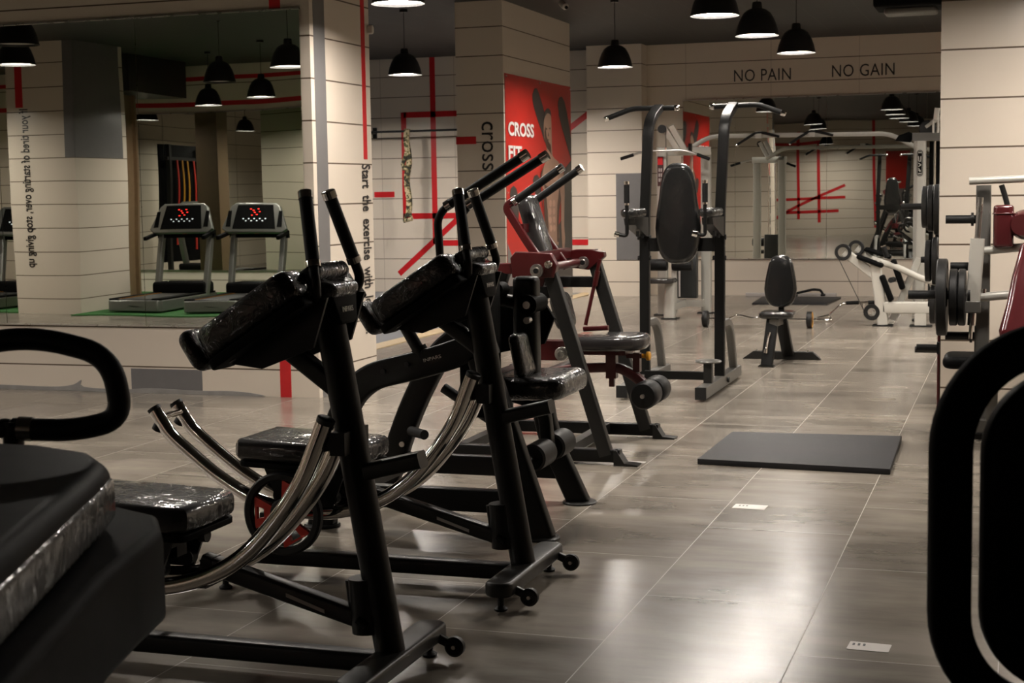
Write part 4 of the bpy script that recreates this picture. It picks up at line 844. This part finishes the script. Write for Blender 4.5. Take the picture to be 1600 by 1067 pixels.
flat('arm', [(17.963,1.799),(18.045,1.664),(18.063,1.466),(18.036,1.268),(18.02,1.095),(18.057,.945),(18.014,.772),(17.944,.775),(17.916,.949),(17.89,1.147),(17.899,1.344),(17.909,1.565)], 3, 'p_skin', fig)
flat('arm', [(17.214,1.802),(17.11,1.66),(17.089,1.542),(17.145,1.377),(17.185,1.187),(17.143,1.33),(17.069,1.472),(17.044,1.613),(17.097,1.731)], 3, 'p_shade', fig)
flat('hair', [(17.239,2.33),(17.265,2.427),(17.342,2.470),(17.424,2.478),(17.506,2.455),(17.540,2.393),(17.455,2.416),(17.372,2.417),(17.289,2.38)], 3, 'p_dark', fig)
flat('face_shadow', [(17.25,2.2),(17.27,2.10),(17.34,2.02),(17.52,1.94),(17.5,2.05),(17.40,2.09),(17.33,2.15),(17.30,2.26)], 3, 'p_shade', fig)
for p in ([(17.364,2.236),(17.331,2.222),(17.298,2.234),(17.332,2.248)], [(17.497,2.246),(17.463,2.232),(17.43,2.243),(17.464,2.257)], [(17.441,2.113),(17.391,2.100),(17.342,2.108),(17.391,2.118)], [(17.425,2.16),(17.401,2.148),(17.38,2.16),(17.403,2.20)]):
    flat('face_feature', p, 4, 'p_shade', fig)
flat('chest_shadow', [(17.204,1.601),(17.333,1.566),(17.523,1.551),(17.702,1.575),(17.841,1.602),(17.822,1.565),(17.7,1.52),(17.522,1.49),(17.331,1.503),(17.234,1.547)], 3, 'p_shade', fig)
flat('side_shadow', [(17.153,1.542),(17.195,1.4),(17.203,1.234),(17.246,1.09),(17.355,.967),(17.36,1.1),(17.33,1.3),(17.28,1.5)], 3, 'p_shade', fig)
flat('side_shadow', [(17.84,1.56),(17.75,1.35),(17.72,1.15),(17.72,.9),(17.79,.9),(17.784,1.101),(17.826,1.271),(17.902,1.418)], 3, 'p_shade', fig)
for y, z in ((17.457,1.365),(17.60,1.365),(17.44,1.27),(17.60,1.27),(17.44,1.17),(17.60,1.17),(17.46,1.07),(17.60,1.07)):
    flat('abdominal_muscle', [(y+.06*math.cos(a*.785), z+.042*math.sin(a*.785)) for a in range(8)], 3, 'p_hi', fig)
for y, z in ((17.42, 1.68), (17.68, 1.69)): flat('pectoral_highlight', [(y+.12*math.cos(a*.785), z+.055*math.sin(a*.785)) for a in range(8)], 3, 'p_hi', fig)
for w, z, wd in (('CROSS', 2.115, .93), ('FIT', 1.855, .47)):
    o = t.text('poster_lettering', w, 'p_white', (XP+.012, 15.90, z), (0, 1, 0), (0, 0, 1), wd, .155, bold=.03); o.parent = sh
for y, z in ((15.87, 2.75), (17.1, 2.75), (18.36, 2.75), (18.36, 1.5), (15.87, 1.5)): t.part('pin', MB().cyl((XP, y, z), (XP+.016, y, z), .010, 10), 'brushed', sh)

# ---- wall rail and strap on the far left wall
t = Thing('wall_pull_up_rail', 'black horizontal rail fixed to the wall with the red lines', 'rail', (-8.8, 21.6, 2.43))
t.part('rail', MB().cyl((-9.42, 21.55, 2.44), (-7.0, 21.55, 2.44), .016, 14), 'rubber')
for x in (-9.40, -7.1): t.part('bracket', MB().box(x-.02, x+.02, 21.55, 21.9, 2.42, 2.46).box(x-.03, x+.03, 21.87, 21.9, 2.36, 2.52), 'rubber')
t = Thing('suspension_strap', 'camouflage cloth strap hanging from the black wall rail', 'strap', (-8.72, 21.53, 1.1))
t.part('band', MB().bar(spline([(-8.72, 21.53, 2.47), (-8.73, 21.51, 2.3), (-8.70, 21.52, 2.0), (-8.74, 21.51, 1.7), (-8.71, 21.52, 1.4), (-8.73, 21.52, 1.16)]), .05, .085, (0, 1, 0)), 'camo')
t.part('band_loop', MB().bar([(-8.72, 21.50, 2.15), (-8.79, 21.49, 1.95), (-8.76, 21.49, 1.86)], .02, .06), 'camo')
t.part('handle', MB().cyl((-8.80, 21.5, 1.10), (-8.66, 21.5, 1.13), .03, 12).bar([(-8.78, 21.5, 1.12), (-8.74, 21.5, 1.25)], .02, .03).bar([(-8.66, 21.5, 1.13), (-8.70, 21.5, 1.25)], .02, .03), 'camo')

# ---- labels stuck on the floor
for nm, c, rot, w, h, lb in (('floor_label', (-1.19, 7.15), -.03, .155, .10, 'scuffed white paper label on the floor in front of the mat'), ('floor_label', (-.445, 5.02), -.05, .135, .09, 'white paper label on the floor nearest the camera'), ('floor_label', (-2.0, 8.20), 0, .11, .05, 'white paper scrap on the floor at the red machine foot')):
    t = Thing(nm, lb, 'label', (c[0], c[1], 0))
    t.part('paper', MB().slab(rr(w, h, .004, 1), .0012, (c[0], c[1], .0003), (1, rot, 0), (-rot, 1, 0), .0003, 1), 'paper')
    if w > .12:
        for i in range(3): t.part('print_mark', MB().box(c[0]-.055+i*.017, c[0]-.047+i*.017, c[1]+.005, c[1]+.03, .0014, .0018), 'letter')
# ---- cameras, ceiling unit
def cctv(p, d, label):
    t = Thing('security_camera', label, 'camera', p); P = Vector(p); D = Vector(d).normalized()
    t.part('body', MB().lathe([(0, 0), (.03, 0), (.034, .02), (.034, .11), (.02, .125), (0, .125)], P, D, 18), 'white'); t.part('lens', MB().cyl(P+D*.12, P+D*.135, .018, 14), 'shroud')
    t.part('bracket', MB().tube([P+D*.02, P+Vector((0, 0, .07)), P+Vector((0, 0, .14))], .012, 10), 'white')
cctv((-4.45, 15.2, 3.41), (.6, -.6, -.45), 'white security camera under the ceiling right of the centre column')
t = Thing('ceiling_box', 'small white sensor fixed high on the side of the left column', 'sensor', (-4.90, 11.42, 2.78))
t.part('body', MB().slab(rr(.05, .07, .012, 4), .04, (-4.90, 11.38, 2.80), (1, 0, 0), (0, 0, 1), .012), 'white'); t.part('mount', MB().box(-4.92, -4.88, 11.37, 11.39, 2.78, 2.82), 'white')
t = Thing('ceiling_speaker_unit', 'dark equipment box with trailing cables under the ceiling beside the right column', 'ceiling unit', (-1.05, 16.3, 3.3))
t.part('case', MB().slab([(-.38, -.28), (.20, -.30), (.36, -.1), (.36, .3), (-.38, .28)], .13, (-1.05, 16.35, 3.30), (1, 0, 0), (0, 1, 0), .03), 'shroud')
t.part('lower_cover', MB().slab(rr(.52, .34, .05, 4), .06, (-1.08, 16.40, 3.245), (1, 0, 0), (0, 1, 0), .02), 'grey_paint')
t.part('hanger', MB().cyl((-1.3, 16.4, 3.42), (-1.3, 16.4, 3.55), .012, 8).cyl((-.8, 16.4, 3.42), (-.8, 16.4, 3.55), .012, 8), 'rubber')
t.part('arm', MB().box(-.75, -.2, 16.3, 16.4, 3.30, 3.38), 'shroud')
t.part('cable', MB().tube(spline([(-.72, 16.3, 3.32), (-.70, 16.3, 3.15), (-.64, 16.3, 3.02), (-.60, 16.3, 3.10), (-.54, 16.3, 3.36)]), .006, 8), 'rubber')

# ---- foreground left: padded seat machine with looped hand grip
def near_left():
    t = Thing('padded_bench_machine', 'large black padded machine cut off at the left edge with a looped foam handle', 'exercise machine', (-1.9, 2.2, 0))
    pad = [(-2.9, 1.0), (-.95, 1.0), (-1.18, 1.55), (-1.355, 1.98), (-1.41, 2.12), (-1.46, 2.23), (-1.54, 2.31), (-1.68, 2.36), (-2.9, 2.40)]
    brd = [(-2.95, .95), (-.89, .95), (-1.115, 1.50), (-1.29, 1.95), (-1.335, 2.10), (-1.375, 2.25), (-1.45, 2.36), (-1.60, 2.43), (-2.95, 2.47)]
    ped = [(-2.6, 1.1), (-1.02, 1.1), (-1.15, 1.5), (-1.24, 1.74), (-1.36, 1.95), (-1.5, 2.02), (-2.6, 2.1)]
    L_ = lambda q: [(x+1.9, y-1.9) for x, y in q]
    sp_ = t.part('seat_pad', MB().slab(L_(pad), .115, (-1.9, 1.9, .945), (1, 0, 0), (0, 1, 0), .035, 6), 'vinyl')
    t.part('plastic_wrap', MB().slab(L_([(x+.004, y+.004) for x, y in pad]), .075, (-1.9, 1.9, .955), (1, 0, 0), (0, 1, 0), .012, 3), 'wrapnear', sp_)
    t.part('pad_board', MB().slab(L_(brd), .165, (-1.9, 1.9, .775), (1, 0, 0), (0, 1, 0), .02, 4), 'shroud')
    t.part('pedestal', MB().slab(L_(ped), .775, (-1.9, 1.9, 0), (1, 0, 0), (0, 1, 0), .02, 3), 'shroud')
    h = t.part('handle', MB().tube([(-1.80, 2.43, 1.03), (-1.798, 2.43, 1.085)], .020, 14), 'black')
    loop = fillet([(-2.02, 2.36, 1.195), (-1.775, 2.455, 1.248), (-1.625, 2.50, 1.205), (-1.605, 2.50, 1.085), (-1.69, 2.468, 1.065), (-1.80, 2.43, 1.07)], .085, 8)
    t.part('foam_loop', MB().tube(loop, .0215, 18), 'foam', h)
    t.part('collar', MB().cyl((-1.765, 2.443, 1.069), (-1.79, 2.434, 1.0705), .0235, 18), 'brushed', h)
    t.part('end_knob', MB().lathe([(0, -.012), (.018, -.010), (.02, 0), (.018, .012), (0, .014)], (-1.813, 2.426, 1.071), (-1, -.3, 0), 16), 'rubber', h)
near_left()
# ---- foreground right: seat back in a rounded frame
def near_right():
    t = Thing('seat_back_frame', 'large black rounded seat back framed by a wide black tube at the right edge', 'exercise machine', (.11, 2.4, 0))
    c = Vector((.125, 2.42, 1.005)); U = Vector((.95, .31, 0)).normalized(); V = Vector((0, 0, 1))
    out = rr(.455, .565, .16, 12)
    ring = [c+U*(p[0]*1)+V*p[1]+Vector((0, 0, -.02)) for p in out]
    t.part('frame', MB().sweep(ring, rr(.040, .062, .012, 4), U.cross(V), closed=True), 'shroud')
    t.part('inner_pad', MB().slab(rr(.375, .485, .125, 12), .06, c+U*.004+V*-.02+U.cross(V)*(-.02), U, V, .022, 5), 'vinyl')
    t.part('pad_strut', MB().box(-.06+.14, .06+.14, 2.45, 2.50, .0, .9), 'shroud')
near_right()

# ---- treadmills, seen only in the left mirror
def treadmill():
    t = Thing('treadmill', '', 'treadmill', (0, 0, 0), 'treadmills on the green turf')
    # local: rear end at y=0, runs to y=-2.0; x = width
    w = .38
    t.part('deck', MB().poly([(x, y, .03) for x, y in ((-w, -.02), (-w+.05, 0), (w-.05, 0), (w, -.06), (w, -1.75), (-w, -1.75))][::-1], .15, (0, 0, 1)), 'tsilver', bevel=.015)
    t.part('belt', MB().box(-.23, .23, -1.6, -.03, .182, .188).cyl((-.23, -.05, .165), (.23, -.05, .165), .03, 16), 'belt')
    for s in (-1, 1):
        t.part('side_rail', MB().box(s*.31-.065, s*.31+.065, -1.7, -.03, .18, .20), 'shroud'); t.part('side_line', MB().box(s*.25-.008, s*.25+.008, -1.55, -.06, .19, .194), 'orange')
        t.part('upright', MB().bar([(s*.35, -1.42, .12), (s*.36, -1.66, .98)], .07, .10, (1, 0, 0)), 'tsilver')
        t.part('side_handle', MB().bar([(s*.40, -1.66, 1.0), (s*.43, -1.25, .93)], .05, .05, (1, 0, 0)), 'shroud')
    t.part('motor_hood', MB().slab([(-.37, 0), (.37, 0), (.34, -.40), (.3, -.46), (-.3, -.46), (-.34, -.40)][::-1], .17, (0, -1.32, .17), (1, 0, 0), (0, 1, 0), .05, 5), 'shroud')
    c = t.part('console', MB().slab([(-.47, -.10), (-.40, -.16), (.40, -.16), (.47, -.10), (.36, .22), (.30, .27), (-.30, .27), (-.36, .22)], .07, (0, -1.58, 1.12), (-1, 0, 0), (0, -.35, .94), .02), 'tsilver')
    n = Vector((0, .94, .35))
    P0 = Vector((0, -1.58, 1.12))+n*.035*2
    t.part('display', MB().slab([(-.31, -.11), (.31, -.11), (.26, .235), (-.26, .235)], .006, P0-n*.0, (-1, 0, 0), (0, -.35, .94), .002, 1), 'shroud', c)
    for s in (-1, 1): t.part('cup_holder', MB().slab([(-.03, -.08), (.04, -.08), (.02, .15), (-.03, .15)], .008, P0+Vector((s*.37, 0, 0)), (-1, 0, 0), (0, -.35, .94), .002, 1), 'shroud', c)
    V = Vector((0, -.35, .94))
    led = MB(); ledw = MB()
    for dx, dz in ((-.06, .17), (.0, .12), (-.02, .15), (.05, .17), (.03, .09), (-.04, .08), (.07, .13)):
        q = P0+n*.006+V*dz+Vector((dx, 0, 0)); led.slab(rr(.026, .010, .003, 1), .002, q, (-1, 0, 0), (0, -.35, .94), .0005, 1)
    for k in range(9):
        q = P0+n*.006+V*(.0 if k % 2 else .03)+Vector((-.16+k*.04, 0, 0)); ledw.slab(rr(.022, .014, .003, 1), .002, q, (-1, 0, 0), (0, -.35, .94), .0005, 1)
    t.part('red_digits', led, 'led', c); t.part('white_buttons', ledw, 'ledw', c)
    t.part('front_bar', MB().box(-.42, .42, -1.70, -1.63, .92, 1.02), 'shroud')
    t.part('safety_key', MB().box(-.03, .03, -1.60, -1.58, .97, 1.0), 'redplastic')
    t.part('rear_badge', MB().slab([(-.12, -.006), (.02, -.004), (.10, .012), (.02, .004)], .003, (.0, .002, .10), (-1, 0, 0), (0, 0, 1), .001, 1), 'shroud')
    return t.o
T0 = treadmill()
for i, (x, lb) in enumerate(((-10.95, 'silver and black treadmill in the left mirror, left of the pair beside the text column'), (-9.83, 'silver and black treadmill in the left mirror, right of the pair'), (-13.6, 'treadmill in the left mirror beyond the text column, at the photo edge'))):
    if i == 0: T0.location = (x, 3.12, .0); T0['label'] = lb; T0.rotation_euler = (0, 0, -.09)
    else: dup(T0, (x, 3.12, .0), -.09, label=lb)

# ---- stretch bands on a frame, glimpsed through both mirrors
t = Thing('band_rack', 'dark rack hung with red, yellow and blue bands seen in the mirror behind the treadmills', 'rack', (-15.0, 3.4, 0))
for y in (2.7, 4.1): t.part('upright', MB().box(-15.04, -14.96, y-.04, y+.04, 0, 2.5), 'dark')
t.part('crossbar', MB().box(-15.03, -14.97, 2.6, 4.2, 2.2, 2.26), 'dark'); t.part('crossbar', MB().box(-15.03, -14.97, 2.6, 4.2, 1.2, 1.24), 'dark')
t.part('back_board', MB().box(-15.12, -15.08, 2.5, 4.3, .3, 2.5), 'shroud')
for i, (y, c, z) in enumerate(((2.9, 'redplastic', .6), (3.1, 'yellow', .9), (3.3, 'yellow', .8), (3.55, 'redplastic', .5), (3.8, 'bluefloor', .7), (3.95, 'redplastic', .9))):
    t.part('stretch_band', MB().bar(spline([(-14.94, y, 2.2), (-14.93, y+.03, 1.6), (-14.94, y-.02, z)]), .05, .02, (0, 1, 0)), c)
